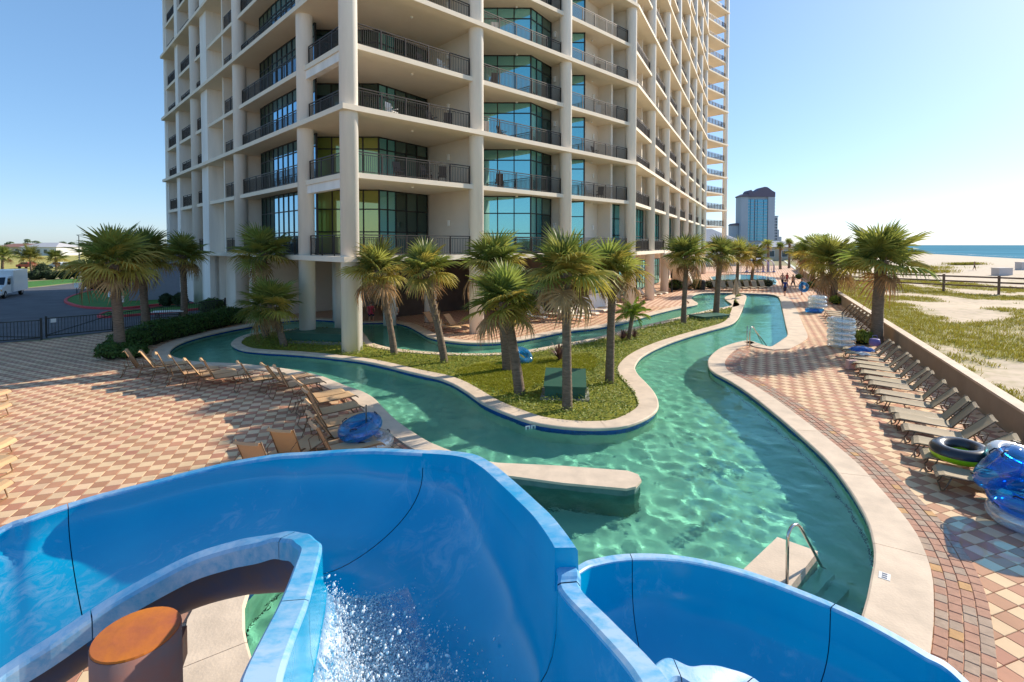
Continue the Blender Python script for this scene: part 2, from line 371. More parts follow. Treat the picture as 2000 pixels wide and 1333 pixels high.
# ---- brick border beside the coping
def resample(p, step):
    d = np.r_[0, np.cumsum(np.linalg.norm(np.diff(p[:, :2], axis=0), axis=1))]
    t = np.arange(0, d[-1], step); return np.stack([np.interp(t, d, p[:, 0]), np.interp(t, d, p[:, 1])], 1)
bricks = []
def border(mask, rows):
    n_ = len(mask); st_ = [i for i in range(n_) if mask[i] and not mask[i - 1]]
    for i0 in st_:
        idx = [i0]
        while mask[(idx[-1] + 1) % n_] and len(idx) < n_: idx.append((idx[-1] + 1) % n_)
        if len(idx) < 6: continue
        w = POOL[idx, 2]
        for r in range(rows):
            q = POOL[idx, :2] + PN[idx] * (w + .082 + r * .158)[:, None]
            q = resample(q, .222)
            if r % 2: q = (q[:-1] + q[1:]) / 2
            for k in range(1, len(q) - 1):
                t = q[k + 1] - q[k - 1]; bricks.append((q[k][0], q[k][1], math.atan2(t[1], t[0])))
pxx, pyy = POOL[:, 0], POOL[:, 1]
border((pxx > 3.0) & (pyy < 26.6) & (pxx > pyy * .33), 4)
border((pxx < -1.0) & (pyy < 20) & (pyy > 5.2), 2)
bricks.sort(key=lambda b: (b[1] if (b[0] > 0 or b[1] < 7.5) and b[1] > 5.7 else 1e3 + b[1]))
bme = {c: MB().chip((0, 0, 0), (.214, .151, .03), 0, bev=.008).mesh('brick', c) for c in ('brick_rose', 'brick_grey', 'brick_gold')}
rest = MB()
for k, (x, y, a) in enumerate(bricks):
    c = random.choices((0, 1, 2), (.56, .42, .02))[0]; z = .014 + random.uniform(-.003, .003)
    if k < 300: link('border_brick', bme[('brick_rose', 'brick_grey', 'brick_gold')[c]], deck, (x, y, z), a + random.uniform(-.02, .02))
    else: rest.chip((x, y, z), (.214, .151, .03), a, mi=c, bev=.008)
tag(rest.build('border_bricks_beyond', ['brick_rose', 'brick_grey', 'brick_gold'], deck), kind='stuff')
# ---- pool basin, coping, water
pool = struct('lazy_river_pool')
def loft(loop, nrm, prof, sl_=None, w=None):
    """sweep a profile of (offset, z[, flag]) along part of a loop; offset 'w' takes the coping width"""
    n = len(loop); idx = range(n) if sl_ is None else sl_; mb = MB(); k = len(prof)
    for i in idx:
        i %= n
        for o, z in prof:
            o = loop[i, 2] if o == 'w' else o
            mb.v.append((loop[i, 0] + nrm[i, 0] * o, loop[i, 1] + nrm[i, 1] * o, z))
    m_ = len(list(idx)); closed = sl_ is None
    for a in range(m_ if closed else m_ - 1):
        b = (a + 1) % m_
        for j in range(k - 1): mb.f.append((a * k + j, b * k + j, b * k + j + 1, a * k + j + 1)); mb.m.append(0)
    if not closed:
        mb.f.append(tuple(range(k))); mb.f.append(tuple((m_ - 1) * k + j for j in range(k - 1, -1, -1))); mb.m += [0, 0]
    return mb
COPE = [(.10, -.06), (-.02, -.05), (-.035, -.02), (-.03, .03), (.0, .045), ('w', .045), ('w', -.05)]
def coping(loop, nrm, every):
    n = len(loop); s0 = 0
    while s0 < n:
        e = min(s0 + every, n)
        a = loft(loop, nrm, COPE, list(range(s0, e + 1)))
        k = len(COPE)
        for end, q in ((0, .006), (1, -.006)):                   # open a narrow joint at both ends
            base = 0 if end == 0 else len(a.v) - k
            i0 = s0 if end == 0 else e % n; t = np.array([-nrm[i0 % n, 1], nrm[i0 % n, 0]])
            for j in range(k):
                v = a.v[base + j]; a.v[base + j] = (v[0] + t[0] * q, v[1] + t[1] * q, v[2])
        a.build('coping_slab', 'concrete_coping', pool, fix=True); s0 = e
coping(POOL, PN, 9); coping(ISLE, -IN_ * 1.0, 9)
for lp, nr in ((POOL, PN), (ISLE, -IN_)):
    loft(lp, nr, [(.03, -.05), (.03, -.34)]).build('waterline_tile_band', 'pool_tile', pool)
    loft(lp, nr, [(.034, -.34), (.034, -1.1)]).build('basin_wall', 'pool_plaster', pool)
MB().prism(poolXY, None, -1.1).build('basin_floor', 'pool_plaster', pool)
wm = bpy.data.materials.new('pool_water'); wm.use_nodes = True; M['pool_water'] = wm
N = wm.node_tree.nodes; L = wm.node_tree.links; N.remove(N['Principled BSDF'])
gl = N.new('ShaderNodeBsdfGlass'); gl.inputs['Roughness'].default_value = 0.0; gl.inputs['IOR'].default_value = 1.33; gl.inputs['Color'].default_value = (.57, .97, .93, 1)
geo = N.new('ShaderNodeNewGeometry'); rn = N.new('ShaderNodeTexNoise'); rn.inputs['Scale'].default_value = 9; rn.inputs['Detail'].default_value = 3; L.new(geo.outputs['Position'], rn.inputs['Vector'])
rb = N.new('ShaderNodeBump'); rb.inputs['Strength'].default_value = .35; rb.inputs['Distance'].default_value = .03; L.new(rn.outputs['Fac'], rb.inputs['Height']); L.new(rb.outputs[0], gl.inputs['Normal'])
L.new(gl.outputs[0], N['Material Output'].inputs['Surface'])
# rippled surface; its edge runs on a little way behind the basin walls
WS = .075; gx_ = np.arange(-19, 31, WS); gy_ = np.arange(4.6, 60, WS)
WX, WY = np.meshgrid(gx_, gy_, indexing='ij')
pl_o = offs(POOL, PN, .10); il_o = offs(ISLE, -IN_, .10)
wmask = inside(pl_o, WX, WY) & ~inside(il_o, WX, WY)
def vn(x, y, seed):
    r = np.random.default_rng(seed); tab = r.random((128, 128)); xi = np.floor(x).astype(int); yi = np.floor(y).astype(int); fx = x - xi; fy = y - yi
    fx = fx ** 3 * (fx * (fx * 6 - 15) + 10); fy = fy ** 3 * (fy * (fy * 6 - 15) + 10); g_ = lambda a, b: tab[a % 128, b % 128]
    return (g_(xi, yi) * (1 - fx) + g_(xi + 1, yi) * fx) * (1 - fy) + (g_(xi, yi + 1) * (1 - fx) + g_(xi + 1, yi + 1) * fx) * fy - .5
ca_, sa_ = math.cos(.7), math.sin(.7); WU = WX * ca_ + WY * sa_; WV = -WX * sa_ + WY * ca_
calm = .35 + .65 * np.clip(1.2 - np.hypot(WX - 3.5, WY - 12) / 14, 0, 1)                     # livelier where the slides pour in
WZ = -.105 + calm * (.032 * vn(WU / .38, WV / .52, 61) + .018 * vn(WX / .22, WY / .22, 62) + .05 * vn(WU / 1.7, WV / 1.3, 63))
use = np.zeros(WX.shape, bool); use[:-1, :-1] = wmask[:-1, :-1] | wmask[1:, :-1] | wmask[:-1, 1:] | wmask[1:, 1:]
vid = -np.ones(WX.shape, int); need = np.zeros(WX.shape, bool)
for di in (0, 1):
    for dj in (0, 1): need[di:, dj:] |= use[:WX.shape[0] - di, :WX.shape[1] - dj]
vid[need] = np.arange(need.sum()); wp = MB(); wp.v = list(zip(WX[need].tolist(), WY[need].tolist(), WZ[need].tolist()))
iu, ju = np.where(use); wp.f = list(zip(vid[iu, ju].tolist(), vid[iu + 1, ju].tolist(), vid[iu + 1, ju + 1].tolist(), vid[iu, ju + 1].tolist())); wp.m = [0] * len(wp.f)
water = wp.build('water', 'pool_water', smooth=True); tag(water, 'green teal water of the winding lazy river pool', 'water', kind='structure')
water.cycles.is_caustics_caster = True; sl.cycles.is_caustics_light = True
for o in pool.children:
    if o.name.startswith('basin') or o.name.startswith('waterline'): o.cycles.is_caustics_receiver = True
# ---- island ground inside its coping
isl = struct('island_lawn')
MB().prism([tuple(p[:2]) for p in offs(ISLE, -IN_, .3)], None, .0).build('turf', 'lawn', isl)
# ---- divider wall in the pool and the entry platform with its handrail
jet = [(-0.87,12.28), (-0.31,12.1), (1.21,11.94), (2.66,11.69), (2.85,11.51), (2.85,11.23), (2.66,10.95), (2.44,10.86), (1.13,11.11), (0,11.43), (-0.82,11.59)]
t = thing('pool_divider_wall', 'low rounded concrete divider wall jutting into the pool beside the blue slide', 'wall')
MB().prism(jet, -1.09, .02).build('wall_body', 'pool_wall_dark', t).cycles.is_caustics_receiver = True
jp = np.array(jet); jc = jp.mean(0)
MB().prism([tuple(jc + (p - jc) * np.array([1.015, 1.05])) for p in jp], .022, .075).build('cap_slab', 'concrete_coping', t)
t = thing('entry_platform', 'pale concrete entry platform in the pool with a steel handrail', 'platform')
MB().prism([(4.77,9.05), (5.24,8.62), (3.24,6.74), (2.73,7.23)], -1.08, .05).build('platform_slab', 'concrete_coping', t)
for k in range(3):
    pl_ = [(5.25,8.57), (5.42,8.32), (4.17,7.3), (4.02,7.57)]; c0 = np.array(pl_[0]); d = np.array(pl_[1]) - c0
    q = [tuple(np.array(p) + d * k * .75) for p in (pl_[0], tuple(c0 + d * .75), tuple(np.array(pl_[3]) + d * .75), pl_[3])]
    MB().prism(q, -1.08, -.28 - .24 * k).build('step', 'pool_plaster', t)
b0 = Vector((4.27,7.8,0.05)); b1 = Vector((5.26,8.46,-0.2))
mat('steel', (.62, .60, .56), .18, metal=1.0)
def rail_path(a, b, h):
    a, b = Vector(a), Vector(b); up = Vector((0, 0, h)); d = (b - a); d.z = 0; d.normalize()
    pts = [a, a + up * .8]
    pts += [a + up * (.8 + .2 * math.sin(u * math.pi / 2)) + d * .16 * (1 - math.cos(u * math.pi / 2)) for u in (.33, .66, 1)]
    q = a + up + d * .28; pts += [q + Vector((0, 0, -.02)), q + d * .1 + Vector((0, 0, -.1)), b]
    return pts
MB().tube(rail_path(b0, b1, .86), .024, 10).build('handrail', 'steel', t, smooth=True)
lt = thing('pool_handrail', 'bent steel handrail at the pool steps by the long terrace bend', 'handrail')
a0 = Vector((12.23,26.21,0.04)); a1 = Vector((13.31,27.18,-0.1))
for s in (0, .0):
    pass
MB().tube(rail_path(a0, a1 + Vector((.25, -.1, 0)), 1.0), .026, 8).build('rail_tube', 'steel', lt, smooth=True)
MB().tube([a0 + Vector((.12, .55, 0)), a0 + Vector((.12, .55, .98)), a0 + Vector((.4, .5, .98)), a1 + Vector((.3, .5, 0))], .026, 8).build('rail_tube', 'steel', lt, smooth=True)
# depth markers on the coping
dm = thing('depth_marker', 'white painted depth marker tile set in the wide coping by the bricks', 'marker', (*(5.91,7.97), .047), .9)
MB().box((0, 0, .002), (.2, .15, .004)).build('tile', 'white_paint', dm)
mat('marker_ink', lin(90, 100, 120), .7)
for k in range(3): MB().box((-.06 + .06 * k, 0, .006), (.03, .07, .003)).build('digit', 'marker_ink', dm)
dm2 = thing('depth_marker', 'white depth marker tiles on the island waterline band', 'marker', (*(0.54,14.97), -.1), .38)
for k in range(2): MB().box((-.09 + .18 * k, -.02, .0), (.15, .012, .14)).build('tile', 'white_paint', dm2)
for k in range(2): MB().box((-.09 + .18 * k, -.028, .0), (.05, .006, .08)).build('digit', 'marker_ink', dm2)

# ------------------------------------------------------------------ beach wall, dunes, beach, sea
bw = thing('beach_wall', 'long low tan concrete wall between the paved deck and the dunes', 'wall')
WD = np.array([.49, 1.]) / math.hypot(.49, 1); WPn = np.array([WD[1], -WD[0]])      # along / towards the sea
def wpt(t, s): p = np.array([7.0, 0.]) + WD * t + WPn * s; return p
for k in range(18):
    t0, t1 = -6 + k * 7.0, -6 + (k + 1) * 7.0 - .015
    MB().prism([tuple(wpt(t0, 0)), tuple(wpt(t0, .28)), tuple(wpt(t1, .28)), tuple(wpt(t1, 0))][::1], -.1, .80).build('wall_panel', 'wall_stucco', bw, fix=True)
    MB().prism([tuple(wpt(t0, -.03)), tuple(wpt(t0, .32)), tuple(wpt(t1, .32)), tuple(wpt(t1, -.03))], .802, .88).build('cap', 'concrete_coping', bw, fix=True)
def vnoise(x, y, seed=0):
    r = np.random.default_rng(seed); tab = r.random((64, 64))
    xi = np.floor(x).astype(int); yi = np.floor(y).astype(int); fx = x - xi; fy = y - yi
    fx = fx * fx * (3 - 2 * fx); fy = fy * fy * (3 - 2 * fy)
    g = lambda a, b: tab[a % 64, b % 64]
    return (g(xi, yi) * (1 - fx) + g(xi + 1, yi) * fx) * (1 - fy) + (g(xi, yi + 1) * (1 - fx) + g(xi + 1, yi + 1) * fx) * fy
def beach_h(s, X, Y):
    d = np.clip(1 - s / 75., 0, 1)
    h = .32 + d * (.55 * (vnoise(X / 9, Y / 9, 3) - .45) + .22 * (vnoise(X / 2.7, Y / 2.7, 4) - .5)) * np.clip(s / 3, 0, 1)
    h = h - np.clip((s - 45) / 70, 0, 1) ** 1.1 * 2.3 - np.clip((s - 113) / 40, 0, 1) * 2.0
    return h
GREEN = [np.array(q) for q in ([(39.61,59.9), (33.27,48.09), (29.1,39.19), (25.52,31.77), (23.86,27.61), (23.29,25.18), (22.93,23.02)], [(48.52,73.41), (45.44,62.99), (44.17,55.79), (43.55,51.11), (45.74,49.06), (49.65,47.16)], [(51.46,73.41), (53.23,66.42), (52.72,58.46), (57.4,54.54)], [(16.36,18.04), (15.86,16.39), (15.7,15.1)])]
GW = [2.3, 3.4, 5.0, 1.3]
def seg_d(poly, X, Y):
    out = np.full(np.shape(X), 1e9)
    for a, b in zip(poly[:-1], poly[1:]):
        d = b - a; t = np.clip(((X - a[0]) * d[0] + (Y - a[1]) * d[1]) / (d @ d), 0, 1)
        out = np.minimum(out, np.hypot(X - a[0] - t * d[0], Y - a[1] - t * d[1]))
    return out
def grass_mask(X, Y, s):
    nz = vnoise(X / 1.7, Y / 1.7, 9) * .6 + vnoise(X / .6, Y / .6, 11) * .4
    m_ = np.zeros(np.shape(X))
    for q, w in zip(GREEN, GW): m_ = np.maximum(m_, np.clip(1.35 - seg_d(q, X, Y) / w, 0, 1))
    m_ = np.maximum(m_, np.clip((vnoise(X / 6, Y / 6, 13) - .52) * 5, 0, 1) * np.clip(1 - s / 60, 0, 1) * .9)
    m_ = np.maximum(m_, np.clip(1.2 - s / 4, 0, 1) * (Y > 26)); m_ = np.maximum(m_, np.clip(.95 - s / 2.2, 0, 1))
    return np.clip((m_ + (nz - .5) * 1.1 - .35) * 2.2, 0, 1) * np.clip((72 - s) / 6, 0, 1)
ts = np.r_[np.arange(-20, 20, 1.0), np.arange(20, 75, .7), np.arange(75, 160, 2.5), np.geomspace(160, 5000, 30)]
ss = np.r_[.15, np.arange(.5, 30, .6), np.arange(30, 75, 1.6), np.arange(76, 200, 6)]
TT, S_ = np.meshgrid(ts, ss, indexing='ij'); BX = 7 + WD[0] * TT + WPn[0] * S_; BY = WD[1] * TT + WPn[1] * S_
BZ = beach_h(S_, BX, BY); gm = grass_mask(BX, BY, S_)
b = MB(); b.v = list(zip(BX.ravel().tolist(), BY.ravel().tolist(), BZ.ravel().tolist())); ns = len(ss)
b.f = [(i * ns + j, i * ns + j + 1, (i + 1) * ns + j + 1, (i + 1) * ns + j) for i in range(len(ts) - 1) for j in range(ns - 1)]; b.m = [0] * len(b.f)
sm = mat('beach_sand', lin(214, 194, 168), .95, var=.10, vscale=.8, bump=.6, bscale=3)
beach = b.build('beach', 'beach_sand', smooth=True); tag(beach, kind='structure')
at = beach.data.attributes.new('cover', 'FLOAT', 'POINT'); at.data.foreach_set('value', gm.ravel().astype(np.float32))
N = sm.node_tree.nodes; L = sm.node_tree.links; pb = N['Principled BSDF']; src = pb.inputs['Base Color'].links[0].from_socket
an = N.new('ShaderNodeAttribute'); an.attribute_name = 'cover'
gn = N.new('ShaderNodeTexNoise'); gn.inputs['Scale'].default_value = 2.2; gn.inputs['Detail'].default_value = 6
gp = N.new('ShaderNodeNewGeometry'); L.new(gp.outputs['Position'], gn.inputs['Vector'])
cr = N.new('ShaderNodeMix'); cr.data_type = 'RGBA'; cr.inputs[6].default_value = (*lin(150, 142, 40), 1); cr.inputs[7].default_value = (*lin(104, 112, 34), 1); L.new(gn.outputs['Fac'], cr.inputs[0])
sb = N.new('ShaderNodeMath'); sb.operation = 'MULTIPLY_ADD'; sb.inputs[1].default_value = 1.6; L.new(gn.outputs['Fac'], sb.inputs[0]); sb.inputs[2].default_value = -.8
ad = N.new('ShaderNodeMath'); ad.use_clamp = True; L.new(an.outputs['Fac'], ad.inputs[0]); L.new(sb.outputs[0], ad.inputs[1])
mg = N.new('ShaderNodeMath'); mg.operation = 'MULTIPLY'; mg.use_clamp = True; L.new(ad.outputs[0], mg.inputs[0]); mg.inputs[1].default_value = .92
mx = N.new('ShaderNodeMix'); mx.data_type = 'RGBA'; L.new(mg.outputs[0], mx.inputs[0]); L.new(src, mx.inputs[6]); L.new(cr.outputs[2], mx.inputs[7]); L.new(mx.outputs[2], pb.inputs['Base Color'])
# dune grass tufts
def tufts(pts, hgt, blades, spread, name, mname, zfun, seed=1, parent=None):
    r = random.Random(seed); mb = MB()
    for x, y in pts:
        z = zfun(x, y)
        for k in range(blades):
            a = r.uniform(0, 6.28); h = hgt * r.uniform(.5, 1.15); l = h * r.uniform(.15, .7); w = .012 + .012 * r.random()
            ox, oy = r.gauss(0, spread), r.gauss(0, spread); ca, sa = math.cos(a), math.sin(a)
            p = [(x + ox - sa * w, y + oy + ca * w, z), (x + ox + sa * w, y + oy - ca * w, z), (x + ox + ca * l * .4, y + oy + sa * l * .4, z + h * .7), (x + ox + ca * l, y + oy + sa * l, z + h)]
            mb.add(p, [(0, 1, 2), (0, 2, 3)])
    o = mb.build(name, mname, parent); tag(o, kind='stuff'); return o
mat('dune_grass', lin(164, 154, 62), .8, island=.25, transl=.3)
tp = RNG.uniform(0, 1, (60000, 2)); tt = 8 + tp[:, 0] ** 1.5 * 75; s2 = .6 + tp[:, 1] * 50
gx = 7 + WD[0] * tt + WPn[0] * s2; gy = WD[1] * tt + WPn[1] * s2
k = (grass_mask(gx, gy, s2) > .5) & (gx < gy * 1.06 + 1); gx, gy = gx[k][:14000], gy[k][:14000]
zb = lambda x, y: float(beach_h(np.array((x - 7) * WPn[0] + y * WPn[1]), np.array(x), np.array(y))) - .02
tufts(list(zip(gx, gy)), .2, 7, .16, 'dune_grass', 'dune_grass', zb)
sea = MB(); q = [tuple(wpt(-3000, 100)), tuple(wpt(-3000, 9000)), tuple(wpt(14000, 9000)), tuple(wpt(14000, 100))]
sea.prism(q, None, -2.05); tag(sea.build('sea', 'sea'), kind='structure')
mat('foam', lin(240, 242, 240), .8)
for k, (s, t0, t1) in enumerate(((117, 120, 420), (124, 60, 300), (133, 200, 700))):
    f = MB(); n = 60
    for i in range(n + 1):
        t = t0 + (t1 - t0) * i / n; w = .9 * math.sin(math.pi * i / n) * (.5 + random.random()); s1 = s + 2.0 * math.sin(i * .31 + k) + random.uniform(-.3, .3)
        for d in (0, w): p = wpt(t, s1 + d); f.v.append((p[0], p[1], -2.02 + .02 * k))
    f.f = [(2 * i, 2 * i + 1, 2 * i + 3, 2 * i + 2) for i in range(n)]; f.m = [0] * n
    tag(f.build('surf_foam', 'foam'), 'thin white line of surf on the green-blue sea', 'surf', kind='stuff')

# ------------------------------------------------------------------ the tower
P0 = np.array([-7.95, 25.0]); d1 = np.array([1.05, 1.]); d1 /= np.linalg.norm(d1); d2 = np.array([.49, 1.]); d2 /= np.linalg.norm(d2)
dl = np.array([-.98, 1.]); dl /= np.linalg.norm(dl)
BAY = 8.15
W1 = [P0 + d1 * BAY * i for i in range(4)]; W2 = [W1[3] + d2 * 8.25 * i for i in range(8)]; W3 = [W2[7], W2[7] + d1 * 8.6]
LT = [0, 5.3, 16.6, 24.0, 28.4, 33.8, 39.5]; LF = [P0 + dl * t for t in LT]                 # left side columns
FL = [4.72, 8.85]                                                              # floor heights (slab tops)
while FL[-1] < 58: FL.append(FL[-1] + 3.14)
NF = len(FL); TOP = FL[-1]; ST = .26
tower = thing('condominium_tower', 'tall cream concrete condominium tower with stacked balconies and round columns', 'building')
inn = lambda d: np.array([-d[1], d[0]])
n1, n2, nl = inn(d1), inn(d2), -np.array([-dl[1], dl[0]])
def poly_off(k):
    """facade line moved inwards by k (left side from far to corner, then the beach sides)"""
    a = [LF[6] + nl * k - dl * 0, P0 + nl * k + n1 * k]
    b = W1[3] + (n1 + n2) / np.linalg.norm(n1 + n2) * k / math.cos(R(10.3))
    c = W2[7] + (n1 + n2) / np.linalg.norm(n1 + n2) * k / math.cos(R(10.3))
    return a + [b, c, W3[1] + n1 * k]
outer = lambda k: [tuple(p) for p in poly_off(k)]
inner_far = [tuple(W3[1] + n1 * 5.2), tuple(W2[7] + n1 * 5.4 - d1 * 2), tuple(W2[7] + n2 * 13), tuple(W1[3] + n2 * 16 - d2 * 2), tuple(LF[6] + nl * 9)]
for i, z in enumerate(FL):
    k = -.50 if i % 2 == 0 else -.06
    if i == 0: k = -.5
    MB().prism(outer(k) + inner_far, z - ST, z).build('floor_slab', 'soffit', tower)
# columns
def column_mesh(h, r, n=22): return MB().lathe([(r, 0), (r, h)], n=n).mesh('column', 'stucco', True)
cme = MB().lathe([(.44, 0), (.44, TOP + .05)], n=24)
cme = cme.mesh('column', 'stucco'); 
for p in cme.polygons: p.use_smooth = len(p.vertices) == 4
inset = .12
for i, p in enumerate(W1 + W2[1:] + W3[1:]):
    nn = (n1 + n2) if i == 3 else (n1 + nl if i == 0 else (n1 if i < 3 else n2)); nn = nn / np.linalg.norm(nn)
    link('column', cme, tower, (*(p + nn * inset), -.02))
for t in (5.3, 16.6): link('column', cme, tower, (*(P0 + dl * t + nl * inset), -.02))
link('column', cme, tower, (*(W3[1] + n1 * 5.0), -.02)); link('column', cme, tower, (*(LF[4] + nl * .1), -.02))
# corner column: the square pier joined to it at ground level
c = P0 + (n1 + nl) / math.sqrt(2) * .75
MB().box((c[0] - .05, c[1], 2.2), (.62, .62, 4.4), math.atan2(d1[1], d1[0])).build('pier', 'stucco', tower)
# inner columns of the open ground floor
gcol = MB().lathe([(.42, 0), (.42, 4.5)], n=20).mesh('column', 'stucco')
for p in gcol.polygons: p.use_smooth = len(p.vertices) == 4
for a, k in ((2.5, 6.2), (8.6, 5.6), (16.5, 5.4), (24.3, 5.6)): link('ground_column', gcol, tower, (*(P0 + d1 * a + n1 * k), -.02))
for a, k in ((6.3, 6.0), (10.5, 4.5)): link('ground_column', gcol, tower, (*(P0 + dl * a + nl * k), -.02))
# flat fins on the shaded side
for t, wdt, dep in ((24.0, 1.9, 3.0), (33.8, 1.2, 2.6), (39.5, .5, 4.0)):
    q = P0 + dl * t
    a = [q, q + dl * wdt, q + dl * wdt + nl * dep, q + nl * dep]
    MB().prism([tuple(v - nl * .12) if i < 2 else tuple(v) for i, v in enumerate(a)], -.02, TOP).build('fin_wall', 'stucco', tower, fix=True)

# ---- railings, built once for each bay length
def railing(length, name='railing', nb=None):
    mb = MB(); n = max(2, round(length / 1.35))
    mb.box((length / 2, 0, 1.07), (length, .05, .05)); mb.box((length / 2, 0, .95), (length, .03, .03)); mb.box((length / 2, 0, .10), (length, .035, .035))
    for k in range(n + 1): mb.box((min(max(length * k / n, .03), length - .03), 0, .53), (.055, .055, 1.06))
    c = int(length / .115)
    for k in range(1, c): mb.box((length * k / c, 0, .53), (.02, .02, .84))
    return mb.mesh(name, 'bronze_metal')
RAIL = {}
def rail_at(p, d, length, z, nn, k=.16):
    key = round(length, 2)
    if key not in RAIL: RAIL[key] = railing(length)
    q = p + nn * k
    return link('railing', RAIL[key], tower, (q[0], q[1], z), math.atan2(d[1], d[0]))
# ---- glazing
def pane_grid(p0, p1, h, n, rows, fr=.07):
    """frame boxes and pane quads of a glazed wall from p0 to p1 in bay plan (u, v)"""
    p0, p1 = np.array(p0, float), np.array(p1, float); L_ = np.linalg.norm(p1 - p0); d = (p1 - p0) / L_; a = math.atan2(d[1], d[0])
    nv = np.array([-d[1], d[0]])
    f = MB(); panes = []
    for k in range(n + 1):
        c = p0 + d * (L_ * k / n); f.box((c[0], c[1], h / 2), (fr, fr + .04, h), a)
    zs = [0] + list(rows) + [h]
    for z in zs:
        c = (p0 + p1) / 2; f.box((c[0], c[1], min(max(z, fr / 2), h - fr / 2)), (L_, fr + .02, fr), a)
    for k in range(n):
        for j in range(len(zs) - 1):
            c = p0 + d * (L_ * (k + .5) / n); zc = (zs[j] + zs[j + 1]) / 2
            panes.append(((c[0], c[1], zc), (L_ / n, .024, zs[j + 1] - zs[j]), a))
    return f, panes
def bay_type(segs, walls, h, base='frame_dark'):
    frame = MB(); wall = []; panes = []
    for (p0, p1, n, rows, gm) in segs:
        f, ps = pane_grid(p0, p1, h, n, rows); frame.add(f.v, f.f); panes += [(c, d, a, gm) for c, d, a in ps]
    for (p0, p1, th) in walls:
        p0, p1 = np.array(p0, float), np.array(p1, float); L_ = np.linalg.norm(p1 - p0); c = (p0 + p1) / 2
        wall.append(MB().box((c[0], c[1], h / 2), (L_, th, h), math.atan2(*(p1 - p0)[::-1])).mesh('back_wall', 'stucco_wall'))
    pm = []
    for c, d, a, gm in panes: pm.append(MB().box(c, d, a).mesh('pane', gm))
    al = MB()
    mats_ = []
    for c, d, a, gm in panes:
        if gm not in mats_: mats_.append(gm)
        al.box(c, d, a, mi=mats_.index(gm))
    return dict(frame=frame.mesh('window', base), wall=wall, panes=pm, all=al.mesh('glazing', mats_ or ['glass_dark']))
H1, H2 = FL[1] - ST - FL[0], 3.14 - ST
def types(h, rows, low):
    r = rows
    T_ = {}
    lime = 'glass_lime_reflect' if low else 'glass_dark'
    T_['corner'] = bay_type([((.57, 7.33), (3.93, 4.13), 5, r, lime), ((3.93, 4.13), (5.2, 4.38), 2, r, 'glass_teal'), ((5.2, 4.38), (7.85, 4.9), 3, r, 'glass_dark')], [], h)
    T_['mid'] = bay_type([((1.2, 4.56), (5.25, .72), 5, r, 'glass_teal'), ((5.25, .72), (6.7, 1.05), 2, r, 'glass_teal'), ((6.7, 1.05), (7.9, 1.32), 1, r, 'glass_dark')], [], h)
    big = h > 3.2
    T_['end'] = bay_type([((1.4, 2.2), (2.9, .75), 2, r, 'glass_teal'), ((2.9, .75), (3.8, 1.6), 1, r, 'glass_dark'), ((6.3, 1.0 if big else 2.0), (7.9, 1.0 if big else 2.0), 2, r, 'glass_teal')], [((3.8, 1.6), (6.2, 2.0), .2), ((6.2, .6), (6.2, 2.0), .25)], h)
    if big: T_['beach'] = bay_type([((.3, .75), (7.9, .75), 6, r, 'glass_teal')], [], h)
    else: T_['beach'] = bay_type([((.3, 1.2), (1.5, 1.7), 1, r, 'glass_teal'), ((3.3, 2.0), (5.6, 2.0), 2, r, 'glass_teal')], [((1.5, 1.7), (3.3, 2.0), .2), ((5.6, 2.1), (8.2, 2.1), .2), ((6.6, .6), (6.6, 2.0), .3)], h)
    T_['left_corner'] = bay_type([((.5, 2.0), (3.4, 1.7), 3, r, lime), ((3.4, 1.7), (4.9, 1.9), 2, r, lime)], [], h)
    T_['left_wide'] = bay_type([((.5, 1.9), (1.7, 1.0), 2, r, 'glass_blue'), ((1.7, 1.0), (4.2, .92), 3, r, 'glass_dark'), ((4.2, .92), (10.9, .92), 8, r, 'glass_blue')], [], h)
    return T_
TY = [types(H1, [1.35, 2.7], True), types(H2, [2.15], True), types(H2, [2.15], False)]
def place(tp, p, d, z, single):
    a = math.atan2(d[1], d[0]); w = link('window', tp['frame'], tower, (p[0], p[1], z), a)
    if single:
        for me in tp['panes']: link('pane', me, w)
    else: link('glazing', tp['all'], w)
    for me in tp['wall']: link('back_wall', me, tower, (p[0], p[1], z + .004), a)
    return w
spot = MB().lathe([(.07, 0), (.09, -.05), (.05, -.1)], n=10).mesh('ceiling_light', 'lamp_white')
sconce = MB().box((0, 0, 0), (.14, .12, .3)).box((0, 0, .19), (.18, .15, .06)).mesh('wall_light', 'lamp_white')
npan = 0
